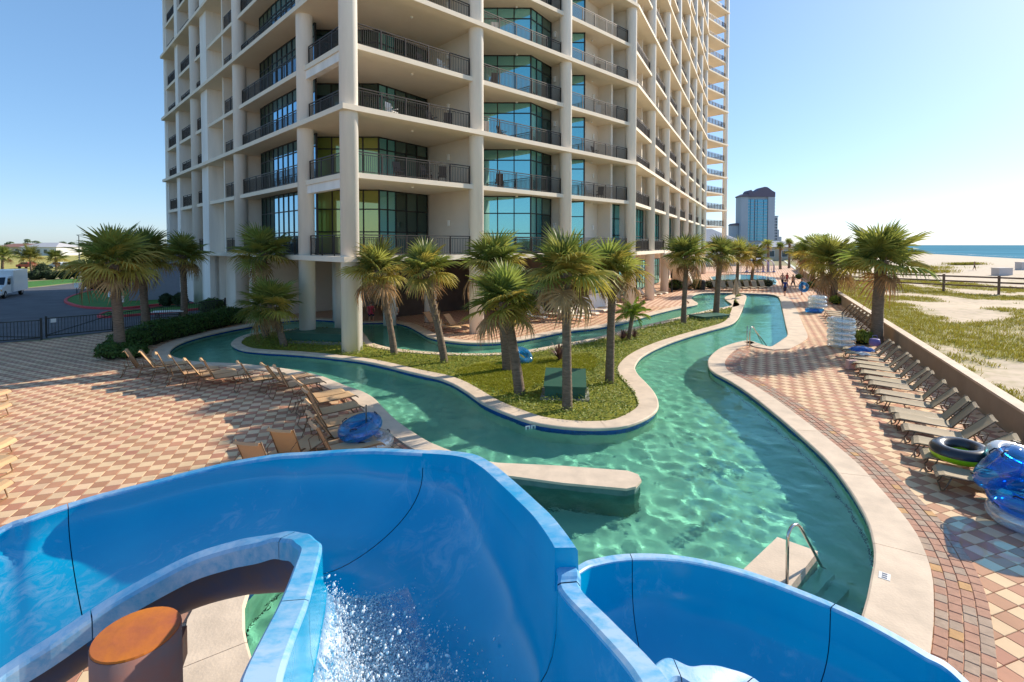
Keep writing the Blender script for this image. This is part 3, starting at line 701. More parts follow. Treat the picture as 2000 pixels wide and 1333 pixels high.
for i in range(NF - 1):
    z = FL[i]; tset = TY[0] if i == 0 else (TY[1] if i == 1 else TY[2])
    for b, nm in ((0, 'corner'), (1, 'mid'), (2, 'end')):
        one = i < 4 and npan < 280
        place(tset[nm], W1[b], d1, z, one); npan += len(tset[nm]['panes']) if one else 0
        rail_at(W1[b] + d1 * .46, d1, BAY - .92, z, n1)
        if i < 5:
            q = W1[b] + d1 * 4.4 + n1 * 1.2; link('ceiling_light', spot, tower, (q[0], q[1], FL[i + 1] - ST - .003))
            q = W1[b] + d1 * (7.93 if b < 2 else 5.2) + n1 * ((2.6, .95, 1.68)[b]); link('wall_light', sconce, tower, (q[0], q[1], z + 1.9), math.atan2(d1[1], d1[0]) + (math.pi / 2 if b < 2 else 0))
    for b in range(7):
        place(tset['beach'], W2[b], d2, z, False); rail_at(W2[b] + d2 * .46, d2, 8.25 - .92, z, n2)
    rail_at(W3[0] + d1 * .46, d1, 8.6 - .92, z, n1); rail_at(W3[1] + n1 * .3, n1, 4.4, z, -d1, .05)
    rail_at(W2[7] + n1 * 5.1 + d1 * .6, d1, 7.4, z, n1, 0)
    # shaded side
    one = i < 4
    place(tset['left_wide'], LF[2], -dl, z, one and i < 3)
    rail_at(LF[1] - dl * .46, -dl, 5.3 - .95, z, nl); rail_at(LF[2] - dl * .46, -dl, 11.3 - .95, z, nl)
    rail_at(LF[2] + dl * 3.6, -dl, 3.1, z, nl, .1)
    rail_at(LF[4] - dl * .4, -dl, 2.0, z, nl, .1); rail_at(LF[5] - dl * .2, -dl, 4.6, z, nl, .1); rail_at(LF[6] - dl * .4, -dl, 3.9, z, nl, .1)
    if i % 2 == 1:
        a = LF[1] - dl * .4 - nl * .02; e = P0 + dl * .4 - nl * .02
        MB().prism([tuple(a + nl * .03), tuple(e + nl * .03), tuple(e + nl * .36), tuple(a + nl * .36)], z - .72, z - ST - .002).build('edge_beam', 'stucco', tower, fix=True)
# solid walls set back between the fins, partitions between the flats
def slabwall(a, b, z0, z1, th, nm='partition_wall', mt='stucco_wall'):
    a, b = np.array(a), np.array(b); d = b - a; L_ = np.linalg.norm(d); c = (a + b) / 2
    return MB().box((c[0], c[1], (z0 + z1) / 2), (L_, th, z1 - z0), math.atan2(d[1], d[0])).build(nm, mt, tower)
for p, nn in [(W1[1], n1), (W1[2], n1), (W1[3], (n1 + n2) / 2)] + [(W2[k], n2) for k in range(1, 8)]:
    slabwall(p + nn * .5, p + nn * 6.5, 4.5, TOP - .3, .24)
slabwall(LF[2] + nl * .5, LF[2] + nl * 6, 4.5, TOP - .3, .3)
slabwall(LF[2] + nl * 3.0, LF[6] + nl * 3.0, .0, TOP - .3, .3, 'recess_wall')
slabwall(LF[6] + nl * .0, LF[6] + nl * 12, .0, TOP - .3, .5, 'end_wall', 'stucco')
slabwall(LF[2] + dl * 3.5, LF[2] + dl * 3.5 + nl * 3, 4.5, TOP - .3, .25)
slabwall(LF[3] - dl * 2.2 + nl * 1.6, LF[3] + nl * 1.6, 4.5, TOP - .3, .2, 'recess_wall')
for t in (18.3, 26.8, 31.0, 36.5):                                          # narrow dark balcony doors of the shaded side
    for i in range(NF - 1):
        q = P0 + dl * t + nl * 2.82; link('balcony_door', RAIL.setdefault('door', MB().box((0, 0, 1.15), (1.3, .06, 2.3)).box((0, -.03, 1.15), (.06, .05, 2.3)).mesh('balcony_door', 'frame_dark')), tower, (q[0], q[1], FL[i]), math.atan2(-dl[1], -dl[0]))
# ground storey: walls behind the open columns
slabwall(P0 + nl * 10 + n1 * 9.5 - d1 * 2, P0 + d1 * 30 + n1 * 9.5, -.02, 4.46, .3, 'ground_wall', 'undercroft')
slabwall(LF[2] + nl * .8, LF[2] + nl * 12, -.02, 4.46, .35, 'ground_wall', 'stucco_wall')
slabwall(LF[2] + nl * 1.2, LF[3] + nl * 1.2, -.02, 4.46, .3, 'ground_wall', 'stucco_wall')
slabwall(LF[3] + nl * .4, LF[6] + nl * .4, -.02, 4.46, .3, 'ground_wall', 'stucco')
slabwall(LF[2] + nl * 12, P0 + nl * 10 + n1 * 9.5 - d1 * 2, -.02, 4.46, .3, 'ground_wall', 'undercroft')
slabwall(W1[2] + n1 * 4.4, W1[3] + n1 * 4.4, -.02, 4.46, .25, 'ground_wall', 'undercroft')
slabwall(W1[3] + n2 * 3.6, W2[7] + n2 * 3.6, -.02, 4.46, .25, 'ground_wall', 'stucco_wall')
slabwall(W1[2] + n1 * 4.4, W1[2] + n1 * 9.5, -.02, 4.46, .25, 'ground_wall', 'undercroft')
for k in range(7):
    q = W2[k] + d2 * 1.0 + n2 * 3.4
    f, ps = pane_grid((0, 0), (6, 0), 3.4, 4, [2.4]); w = f.build('shopfront_window', 'frame_dark', tower, loc=(q[0], q[1], .02)); w.rotation_euler[2] = math.atan2(d2[1], d2[0])
    for c_, d_, a_ in ps: MB().box(c_, d_, a_).build('pane', 'glass_teal', w)
MB().prism([(-35.0, 53.8), (-41.3, 65), (-26, 77), (-18, 60)][::-1], -.02, TOP).build('unseen_rear_block', 'stucco', tower, fix=True)  # unseen rear mass of the tower, added so its shadow reaches the truck
# tall narrow window and vent on the shaded ground wall
q = P0 + dl * 29.5 + nl * .2
MB().box((0, 0, 2.0), (.7, .12, 2.6)).build('slit_window', 'undercroft', tower, loc=(q[0], q[1], .5)).rotation_euler[2] = math.atan2(-dl[1], -dl[0])
# stair down from the first floor to the terrace
st = thing('outdoor_stair', 'cream concrete stair running down from the tower to the terrace', 'stair')
s0 = W1[3] + d2 * 12.5 - n2 * 1.3; e = d2; nstep = 24; run = 11.5
for k in range(nstep):
    p = s0 + e * (run * (k + .5) / nstep); zt = 4.6 * (1 - (k + 1) / (nstep + 1))
    MB().box((p[0], p[1], zt - .09), (run / nstep + .02, 1.5, .18), math.atan2(e[1], e[0])).build('tread', 'stucco_wall', st)
for s in (-.82, .82):
    a = s0 + n2 * s; b = s0 + e * run + n2 * s; mb = MB(); w = n2 * .08
    vs = []
    for p, z in ((a, 4.75), (b, .35)):
        for q, zz in ((p - w, z), (p + w, z), (p + w, max(z - .8, -.02)), (p - w, max(z - .8, -.02))): vs.append((q[0], q[1], zz))
    mb.add(vs, [(0, 1, 2, 3), (7, 6, 5, 4), (0, 4, 5, 1), (1, 5, 6, 2), (2, 6, 7, 3), (3, 7, 4, 0)]); mb.build('stringer', 'stucco_wall', st, fix=True)
    mb = MB()
    for k in range(12):
        t = k / 11; p = a + (b - a) * t; z = 4.75 + (.35 - 4.75) * t; mb.tube([(p[0], p[1], z), (p[0], p[1], z + 1.0)], .02, 6)
    mb.tube([(a[0], a[1], 5.72), (b[0], b[1], 1.33)], .03, 6); mb.build('stair_railing', 'bronze_metal', st)
# balcony chairs and tables
mat('chair_dark', lin(70, 62, 56), .6); mat('chair_white', lin(225, 220, 210), .6)
def balcony_chair(mn):
    t = thing('balcony_chair', 'x', 'chair', group='chairs on the balconies')
    MB().box((0, 0, .42), (.48, .46, .05)).build('seat', mn, t); MB().box((0, .24, .72), (.46, .05, .55), rx=-.2).build('backrest', mn, t)
    for x in (-.21, .21):
        for y in (-.2, .2): MB().box((x, y, .2), (.04, .04, .41)).build('leg', mn, t)
        MB().box((x, 0, .62), (.05, .46, .04)).build('armrest', mn, t)
    return t
pro = {m_: balcony_chair(m_) for m_ in ('chair_dark', 'chair_white')}
spots = [(0, 1, 3.4, 'chair_dark', 'second'), (0, 1, 5.2, 'chair_dark', 'second'), (0, 1, 6.3, 'chair_dark', 'second'), (0, 2, 5.6, 'chair_dark', 'third'), (0, 2, 6.7, 'chair_dark', 'third'), (1, 1, .9, 'chair_white', 'second'), (1, 1, 2.6, 'chair_dark', 'second'), (0, 3, 5.0, 'chair_dark', 'fourth'), (1, 4, 2.2, 'chair_white', 'fifth'), (2, 1, 4.0, 'chair_white', 'second'), (2, 1, 5.2, 'chair_dark', 'second'), (0, 4, 5.3, 'chair_white', 'fifth'), (1, 2, 1.4, 'chair_white', 'third'), (1, 2, 2.9, 'chair_dark', 'third'), (1, 3, 2.2, 'chair_dark', 'fourth'), (2, 2, 4.6, 'chair_dark', 'third'), (2, 3, 4.8, 'chair_white', 'fourth'), (0, 3, 6.4, 'chair_white', 'fourth'), (2, 4, 4.7, 'chair_dark', 'fifth'), (0, 2, 3.0, 'chair_white', 'third')]
usedc = {}
wh = {0: 'corner bay', 1: 'middle bay', 2: 'bay next to the bend'}
for k, (b, i, u, mn, od) in enumerate(spots):
    p = W1[b] + d1 * u + n1 * 1.0; nm = 'dark' if mn == 'chair_dark' else 'white'
    sib = [s for s in spots if s[:2] == (b, i) and s[3] == mn]; r_ = sib.index((b, i, u, mn, od))
    rank = '' if len(sib) == 1 else (', closest to the corner column', ', second from the corner column', ', farthest from the corner column')[r_ if r_ < len(sib) - 1 or len(sib) == 3 else 2]
    lb = '%s armchair on the %s balcony up of the %s%s' % (nm, od, wh[b], rank)
    if mn in usedc: o = copy_tree(pro[mn], (p[0], p[1], FL[i] + .004), math.atan2(d1[1], d1[0]) + (.3 if k % 2 else 2.6), lb)
    else:
        o = pro[mn]; usedc[mn] = 1; o.location = (p[0], p[1], FL[i] + .004); o.rotation_euler[2] = math.atan2(d1[1], d1[0]); o['label'] = lb

# ------------------------------------------------------------------ palms
mat('frond_green', lin(156, 158, 74), .5, rnd=.34, transl=.46, spec=.5, col2=lin(108, 124, 58), vscale=2.2)
mat('frond_gold', lin(200, 180, 90), .6, rnd=.22, transl=.35, col2=lin(140, 132, 50), vscale=2.2)
mat('frond_dead', lin(196, 160, 112), .8, rnd=.20, transl=.25, col2=lin(128, 98, 62), vscale=2.2)
mat('palm_trunk', lin(140, 120, 100), .95, col2=lin(96, 82, 68), vscale=5, bump=.9, bscale=14, stretch=(1, 1, 4))
mat('palm_boot', lin(176, 146, 112), .9, rnd=.2, col2=lin(120, 96, 70), vscale=8)
mat('date_green', lin(128, 150, 50), .5, rnd=.25, transl=.35)
def fan_frond(seed, droop, pet=.62, fan=.95):
    """costapalmate leaf: stalk, then folded strips radiating from the hub, tips split and hanging"""
    r = random.Random(seed); mb = MB()
    cx = lambda t: Vector((pet * t, 0, .10 * math.sin(t * 2.2) - droop * .25 * t * t))
    mb.tube([cx(0), cx(.5), cx(1)], [.026, .017, .012], 4, caps=False)
    hub = cx(1); n = 30
    for k in range(n):
        a = (k / (n - 1) - .5) * R(236) + r.uniform(-.03, .03)
        l = fan * (.72 + .28 * math.cos(a * .62)) * r.uniform(.9, 1.08)
        o = hub + Vector((.22 * max(0, math.cos(a)), 0, 0)); d = Vector((math.cos(a), math.sin(a), 0))
        lift = .16 * abs(math.sin(a)); side = Vector((-d.y, d.x, 0)); hang = droop * r.uniform(.7, 1.3)
        pts = []
        for t, w in ((0, .010), (.42, .034), (.74, .022), (1.0, .003)):
            p = o + d * (l * t * (1 - .12 * hang * t)) + Vector((0, 0, l * (lift * t - hang * .62 * t * t * t - .10 * t * t)))
            tw = side * w + Vector((0, 0, w * .55 * (1 if k % 2 else -1)))
            pts += [p - tw, p + tw]
        mb.add(pts, [(0, 1, 3, 2), (2, 3, 5, 4), (4, 5, 7, 6)])
    return mb
FR = {}
for mn, dr in (('frond_green', (.08, .16, .26, .4, .6)), ('frond_gold', (.35, .6, .85)), ('frond_dead', (.9, 1.3))):
    FR[mn] = [fan_frond(11 * i + len(mn), d).mesh('frond', mn) for i, d in enumerate(dr)]
def frond_matrix(az, el, roll, s):
    return Matrix.Rotation(az, 4, 'Z') @ Matrix.Rotation(-el, 4, 'Y') @ Matrix.Rotation(roll, 4, 'X') @ Matrix.Scale(s, 4)
def palm(base, hub, Rc, label, tr=.17, n=44, boots=0., dead=.16, gold=.22, seed=1, single=True, group=None, name='palm_tree'):
    r = random.Random(seed); n = int(n * .8)
    t = thing(name, label, 'palm tree', (base[0], base[1], -.02), group=group)
    b = Vector((0, 0, 0)); h = Vector((hub[0] - base[0], 0, hub[2]))
    path = []; m_ = 9
    for k in range(m_ + 1):
        u = k / m_; path.append(Vector((h.x * (u ** 1.25), .10 * math.sin(u * 3.1) * (1 if seed % 2 else -1) * h.z * .12, h.z * u)))
    rad = [tr * (1.18 - .12 * min(1, k / 2) if k < 3 else 1.04 - .12 * (k / m_)) for k in range(m_ + 1)]
    if boots: rad = [q * (1 + .35 * max(0, (k / m_ - (1 - boots)) / boots)) for k, q in enumerate(rad)]
    path_r = list(zip(path, rad)); fine = MB(); pp = []; rr = []
    for k in range(m_ * 8 + 1):
        u = k / 8; i = min(int(u), m_ - 1); f = u - i
        pp.append(path[i].lerp(path[i + 1], f)); rr.append((rad[i] * (1 - f) + rad[i + 1] * f) * (1 + r.uniform(-.02, .03) + (.05 if k % 2 else -.02)))
    fine.tube(pp, rr, 12); fine.build('trunk', 'palm_trunk', t, smooth=True)
    top = path[-1]
    if boots:                                                   # old leaf bases criss-crossing the upper trunk
        bm_ = MB(); nb = int(110 * boots * h.z / 4)
        for k in range(nb):
            u = 1 - boots * (k / nb); i = min(int(u * m_), m_ - 1); f = u * m_ - i
            p = path[i].lerp(path[i + 1], f); a = k * 2.39996; q = rad[i] * .95
            d = Vector((math.cos(a), math.sin(a), 0)); s = Vector((-d.y, d.x, 0)); l = r.uniform(.22, .38)
            w = .045; o = p + d * q
            bm_.add([o - s * w, o + s * w, o + d * .03 + Vector((0, 0, l * .6)) + s * w * .8, o + d * .10 + Vector((0, 0, l)), o + d * .03 + Vector((0, 0, l * .6)) - s * w * .8, o - d * .04 + Vector((0, 0, .02))],
                    [(0, 1, 2, 4), (4, 2, 3), (0, 4, 3, 5), (1, 5, 3, 2)])
        tag(bm_.build('leaf_bases', 'palm_boot', t), kind='stuff')
    sc = Rc / 1.78; lean = r.uniform(-8, 6); low = r.uniform(100, 112)
    plan = []
    for k in range(n):
        u = (k + .5) / n; az = k * 2.39996 + r.uniform(-.25, .25)
        el = R(84 + lean * u - low * u ** 1.05) + r.uniform(-.16, .16)
        dead_ = dead * .62; dk = 'frond_dead' if u > 1 - dead_ else ('frond_gold' if u > 1 - dead_ - gold * r.random() * 2 else 'frond_green')
        if dk == 'frond_dead': el -= R(14)
        sub = FR[dk]; me = sub[min(len(sub) - 1, int(len(sub) * (u if dk == 'frond_green' else r.random()) * 1.1))]
        plan.append((me, frond_matrix(az, el, r.uniform(-.5, .5), sc * r.uniform(.78, 1.2) * (.8 if u < .12 else 1)), dk))
    o0 = top - Vector((0, 0, .12))
    if single:
        for me, mx_, dk in plan:
            f = link('frond', me, t); f.matrix_local = Matrix.Translation(o0) @ mx_
    else:
        for dk, nm in (('frond_green', 'crown'), ('frond_gold', 'yellow_fronds'), ('frond_dead', 'dead_fronds')):
            mb = MB()
            for me, mx_, d_ in plan:
                if d_ != dk: continue
                mb.add([o0 + mx_ @ v.co for v in me.vertices], [tuple(p.vertices) for p in me.polygons])
            if mb.v: mb.build(nm, dk, t)
    return t
PALMS = [
    (((-11.88,26.54), (-12.62,26.54,2.17), 1.75), 'short leaning palm with boots on its trunk by the pool bend under the tower corner', .16, 40, .7, .12, .2, 3, True),
    (((-14.04,29.04), (-14.11,29.04,4.84), 1.86), 'taller palm rising behind the short leaning palm at the tower corner', .17, 40, .35, .12, .2, 4, True),
    (((-5.68,24.55), (-6.46,24.55,4.08), 1.72), 'palm leaning left with a rough booted trunk, beside the corner column', .15, 42, .62, .16, .4, 5, True),
    (((-3.05,22.94), (-3.95,22.94,4.21), 1.56), 'palm leaning left with rough trunk, second from the corner column', .15, 42, .6, .16, .4, 6, True),
    (((-0.17,21.61), (-0.74,21.61,4.57), 1.60), 'palm with a pale straight trunk standing behind the leaning mid-island palm', .2, 40, .3, .14, .2, 8, True),
    (((0.27,18.03), (-0.27,18.03,3.32), 1.77), 'low broad palm with curved trunk left of the green utility box', .17, 46, .3, .12, .2, 7, True),
    (((1.78,16.33), (1.73,16.33,4.49), 1.67), 'tall slim palm in front of the green utility box on the island', .145, 50, .3, .20, .3, 9, True),
    (((3.74,19.51), (3.83,19.51,4.33), 1.48), 'slim palm right of the green utility box with a browned crown', .15, 46, .3, .3, .4, 10, True),
    (((11.56,34.36), (11.75,34.36,4.56), 1.92), 'palm on the narrow end of the island near the stair', .16, 40, .25, .16, .3, 11, True),
    (((15.22,38.09), (15.47,38.09,4.59), 1.60), 'palm at the island tip next to the flat green cover', .2, 38, .2, .14, .25, 12, True),
    (((19.49,27.23), (19.67,27.23,4.49), 2.40), 'big palm against the beach wall between the sun loungers', .27, 48, .2, .10, .15, 13, True),
    (((30.41,48.21), (30.24,48.21,3.68), 2.99), 'palm at the beach wall behind the far stack of clear tubes', .3, 46, .4, .2, .25, 14, True),
    (((-18.3,23.77), (-18.58,23.77,4.5), 2.09), 'foremost palm beside the hedge and the driveway gate', .21, 50, .22, .14, .3, 15, True),
    (((-21.4,29.87), (-21.63,29.87,4.47), 2.27), 'palm in the hedge, between the foremost hedge palm and the shaded tower wall', .2, 46, .2, .14, .3, 16, True),
    (((-22.82,35.52), (-22.88,35.52,4.6), 1.99), 'palm standing before the shaded tower wall near the picnic table', .2, 44, .3, .12, .2, 17, True),
    (((24.27,55.28), (24.44,55.28,4.21), 2.21), 'forked far palm by the pool end behind the closed umbrella', .16, 34, .2, .2, .3, 18, False),
    (((29.24,62.49), (29.63,62.49,3.76), 2.12), 'far palm beside the shallow turquoise pool hedge', .18, 34, .2, .2, .3, 19, False),
    (((40.07,68.13), (40.19,68.13,4.5), 3.13), 'far palm at the beach wall near the white post', .28, 36, .2, .2, .2, 20, False),
    (((47.88,84.47), (47.65,84.47,3.81), 2.70), 'farther small palm at the beach wall beyond the walkers', .25, 32, .2, .2, .2, 21, False),
    (((62.8,115.97), (62.82,115.97,5.68), 1.39), 'tiny distant palm against the sky beside the far tower', .25, 24, 0, .1, .2, 22, False),
    (((58.27,111.1), (58.2,111.1,4.89), 1.33), 'tiny distant palm below the far stepped building', .25, 24, 0, .1, .2, 23, False),
    (((51.3,102.49), (51.22,102.49,5.33), 1.43), 'small distant palm before the tall far tower', .25, 24, 0, .1, .2, 24, False),
    (((38.53,63.24), (38.2,63.24,3.93), 2.78), 'far palm at the wall just left of the palm by the clear tubes', .25, 36, .2, .2, .2, 25, False),
    (((-85.54,85.85), (-85.35,85.85,3.44), 2.23), 'dark distant palm behind the box truck', .2, 26, 0, .1, .1, 26, False),
    (((-80.64,85.85), (-80.97,85.85,3.27), 2.40), 'dark distant palm with thin trunk beyond the driveway hedge, middle of three', .16, 26, 0, .1, .1, 27, False),
    (((-78.99,88.73), (-79.08,88.73,3.11), 1.95), 'dark distant palm beyond the driveway hedge by the pale parked vehicle', .16, 26, 0, .1, .1, 28, False),
]
for (b_, h_, rc), lb, tr_, n_, bo, de, go, sd, sg in PALMS:
    palm(b_, h_, rc, lb, tr_, n_, bo, de, go, sd, sg)
# small date palm with arching feather leaves
def feather(seed, droop, l=1.1, mn='date_green'):
    r = random.Random(seed); mb = MB(); n = 12; pts = []
    for k in range(n + 1):
        u = k / n; pts.append(Vector((l * (u - .18 * droop * u * u), 0, l * (.38 * u - droop * .62 * u * u))))
    mb.tube(pts, [.012 * (1 - .7 * k / n) for k in range(n + 1)], 4, caps=False)
    for k in range(2, n + 1):
        for f in (0, .5):
            if k + f > n: continue
            i = min(k, n - 1); p = pts[i].lerp(pts[i + 1], f); d = (pts[i + 1] - pts[i]).normalized(); u = (k + f) / n
            for s in (-1, 1):
                q = (d * .7 + Vector((0, s * .8, -.25 + r.uniform(-.15, .1)))).normalized(); ll = .34 * math.sin(math.pi * (.12 + .84 * u)) + .06
                w = Vector((.011, 0, .006)); mb.add([p - w, p + w, p + q * ll * .6 + w, p + q * ll + Vector((0, 0, -.04))], [(0, 1, 2), (0, 2, 3)])
    return mb
dp_ = thing('date_palm', 'small feathery date palm with arching light green fronds in the planting bed', 'palm tree', (*(6.48,28.41), -.02))
MB().tube([(0, 0, 0), (.1, 0, .6), (.22, 0, 1.35)], [.12, .11, .13], 10).build('trunk', 'palm_trunk', dp_, smooth=True)
fme = [feather(k, .6 + .25 * k, 1.25).mesh('frond', 'date_green') for k in range(4)]
for k in range(26):
    f = link('frond', fme[k % 4], dp_); f.matrix_local = Matrix.Translation((.22, 0, 1.35)) @ frond_matrix(k * 2.4, R(75 - 85 * k / 26), 0, 1.0)
# spiky bronze plants
mat('bronze_leaf', lin(112, 84, 78), .6, island=.3, transl=.15)
def spiky(p, h, n, lb, seed):
    r = random.Random(seed); t = thing('spiky_plant', lb, 'plant', (p[0], p[1], 0)); mb = MB()
    for k in range(n):
        a = k * 2.4; e = R(r.uniform(15, 85)); l = h * r.uniform(.7, 1.1); d = Vector((math.cos(a) * math.cos(e), math.sin(a) * math.cos(e), math.sin(e))); s = Vector((-math.sin(a), math.cos(a), 0)) * .03
        b0_ = Vector((0, 0, r.uniform(0, h * .35)))
        mb.add([b0_ - s, b0_ + s, b0_ + d * l * .6 + s * .8, b0_ + d * l + Vector((0, 0, -.05 * l)), b0_ + d * l * .6 - s * .8], [(0, 1, 2, 4), (4, 2, 3)])
    tag(mb.build('leaves', 'bronze_leaf', t), kind='stuff'); MB().tube([(0, 0, -.02), (0, 0, h * .4)], [.06, .04], 7).build('stem', 'palm_trunk', t)
spiky((2.16,23.35), .75, 90, 'dark bronze spiky plant beside the tall slim island palm', 1)
spiky((6.13,28.11), .6, 80, 'dark bronze spiky plant at the foot of the small date palm', 2)
spiky((6.9,28.72), .5, 60, 'smaller bronze spiky plant on the stair side of the small date palm', 3)

# ------------------------------------------------------------------ leafy masses
def leafmass(mb, blobs, n, size, seed, flat=.9):
    r = np.random.default_rng(seed); vol = np.array([b[1][0] * b[1][1] * b[1][2] for b in blobs]) ** .67; vol /= vol.sum()
    cnt = r.multinomial(n, vol)
    for (c, rad), k in zip(blobs, cnt):
        d = r.normal(size=(k, 3)); d /= np.linalg.norm(d, axis=1)[:, None]; d[:, 2] = np.where(d[:, 2] < -.35, -d[:, 2], d[:, 2])
        sh = (r.uniform(.55, 1.0, k) ** .5) * (1 + .10 * np.sin(d[:, 0] * 7 + c[0]) * np.sin(d[:, 1] * 9 + c[1]) + .06 * np.sin(d[:, 2] * 13))
        p = np.array(c) + d * np.array(rad) * sh[:, None]
        for i in range(k):
            a = d[i] * flat + r.normal(size=3) * .55; a /= np.linalg.norm(a); q = Vector(a); t = q.orthogonal().normalized(); t = Matrix.Rotation(r.uniform(0, 6.28), 3, q) @ t; b = q.cross(t)
            s = size * r.uniform(.6, 1.25); o = Vector(p[i]); mb.add([o - t * s, o - b * s * .45, o + t * s, o + b * s * .45], [(0, 1, 2, 3)])
    return mb
def core(mb, blobs):
    for c, rad in blobs:
        b = bmesh.new(); bmesh.ops.create_icosphere(b, subdivisions=2, radius=1)
        mb.add([(c[0] + v.co.x * rad[0] * .78, c[1] + v.co.y * rad[1] * .78, c[2] + v.co.z * rad[2] * .78) for v in b.verts], [tuple(v.index for v in f.verts) for f in b.faces]); b.free()
    return mb
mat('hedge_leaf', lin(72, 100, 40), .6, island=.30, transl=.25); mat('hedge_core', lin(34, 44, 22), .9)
mat('cover_leaf', lin(132, 144, 54), .6, island=.30, transl=.3); mat('dark_leaf', lin(48, 66, 36), .7, island=.3, transl=.2)
def shrub(name, label, blobs, n, size, leaf='hedge_leaf', seed=1, cat='shrub', group=None, corem='hedge_core'):
    c = blobs[0][0]; t = thing(name, label, cat, (c[0], c[1], 0), group=group)
    loc = [((b[0][0] - c[0], b[0][1] - c[1], b[0][2]), b[1]) for b in blobs]
    core(MB(), loc).build('branches', corem, t, smooth=True)
    tag(leafmass(MB(), loc, n, size, seed).build('foliage', leaf, t), kind='stuff'); return t
hl = [np.array(v) for v in [(-19.53,26.68), (-19.57,27.81), (-19.3,28.88), (-19.23,30.39), (-19.16,32.05), (-18.83,33.48), (-18.68,34.59)]]
blobs = []
for a, b in zip(hl[:-1], hl[1:]):
    for u in (0, .5): p = a + (b - a) * u; blobs.append(((p[0] + random.uniform(-.1, .1), p[1] + .5, .42), (.95, .95, .72 + random.uniform(-.05, .1))))
shrub('hedge', 'long clipped green hedge curving along the pool coping', blobs, 15000, .075, seed=3, cat='hedge')
for (x, y, rr_, hh), lb, sd in (((*(-18.56,23.77), .75, .85), 'round clipped bush at the foot of the foremost hedge palm', 5), ((*(-17.73,23.88), .55, .6), 'small round bush between the foremost palm and the loungers', 6), ((*(-19.38,25.76), .95, 1.0), 'broad round bush behind the foremost hedge palm', 7), ((*(-22.86,38.94), .95, 1.2), 'dark round bush inside the fence corner by the tower', 8)):
    shrub('round_bush', lb, [((x, y, hh * .42), (rr_, rr_, hh * .62))], 2600, .07, seed=sd)
# ground cover and lawn on the island
LAWN = [(-1.91,19.96), (-2.46,21.26), (-1.59,22.54), (-0.23,23.14), (1.79,23.77), (3.76,24.9), (4.09,23.24), (3.44,21.35), (1.86,20.51), (1.16,19.23), (0,17.91), (-0.92,18.35)]
cands = RNG.uniform((-16, 15), (24, 60), (420000, 2)); X_, Y_ = cands[:, 0], cands[:, 1]
isl_in = offs(ISLE, -IN_, ISLE[:, 2] - .02)
k = inside(isl_in, X_, Y_); X_, Y_ = X_[k], Y_[k]
k = dist_to(ISLE, X_, Y_) > np.where(Y_ < 24, .58, .5); X_, Y_ = X_[k], Y_[k]
inl = inside(LAWN, X_, Y_)
keep = np.random.default_rng(2).random(len(X_)) < np.clip((22 / Y_) ** 2.2, 0, 1) * .9
cv = MB(); r = random.Random(5)
for x, y, w in zip(X_[keep & ~inl], Y_[keep & ~inl], range(10 ** 9)):
    z = .05 + r.random() ** 1.5 * .15; s = .05 * r.uniform(.7, 1.3) * max(1, y / 22)
    q = Vector((r.gauss(0, .5), r.gauss(0, .5), 1)).normalized(); t_ = q.orthogonal(); t_ = Matrix.Rotation(r.uniform(0, 6.28), 3, q) @ t_.normalized(); b_ = q.cross(t_); o = Vector((x, y, z))
    cv.add([o - t_ * s, o - b_ * s * .4, o + t_ * s, o + b_ * s * .4], [(0, 1, 2, 3)])
tag(cv.build('ground_cover', 'cover_leaf'), 'low leafy ground cover filling the island bed', 'ground cover', kind='stuff')
mat('turf_blade', lin(150, 150, 40), .8, island=.22, transl=.3)
kk = keep & inl; tufts(list(zip(X_[kk], Y_[kk])), .07, 4, .05, 'lawn_grass', 'turf_blade', lambda x, y: 0., 8)
print('cover', len(cv.f))

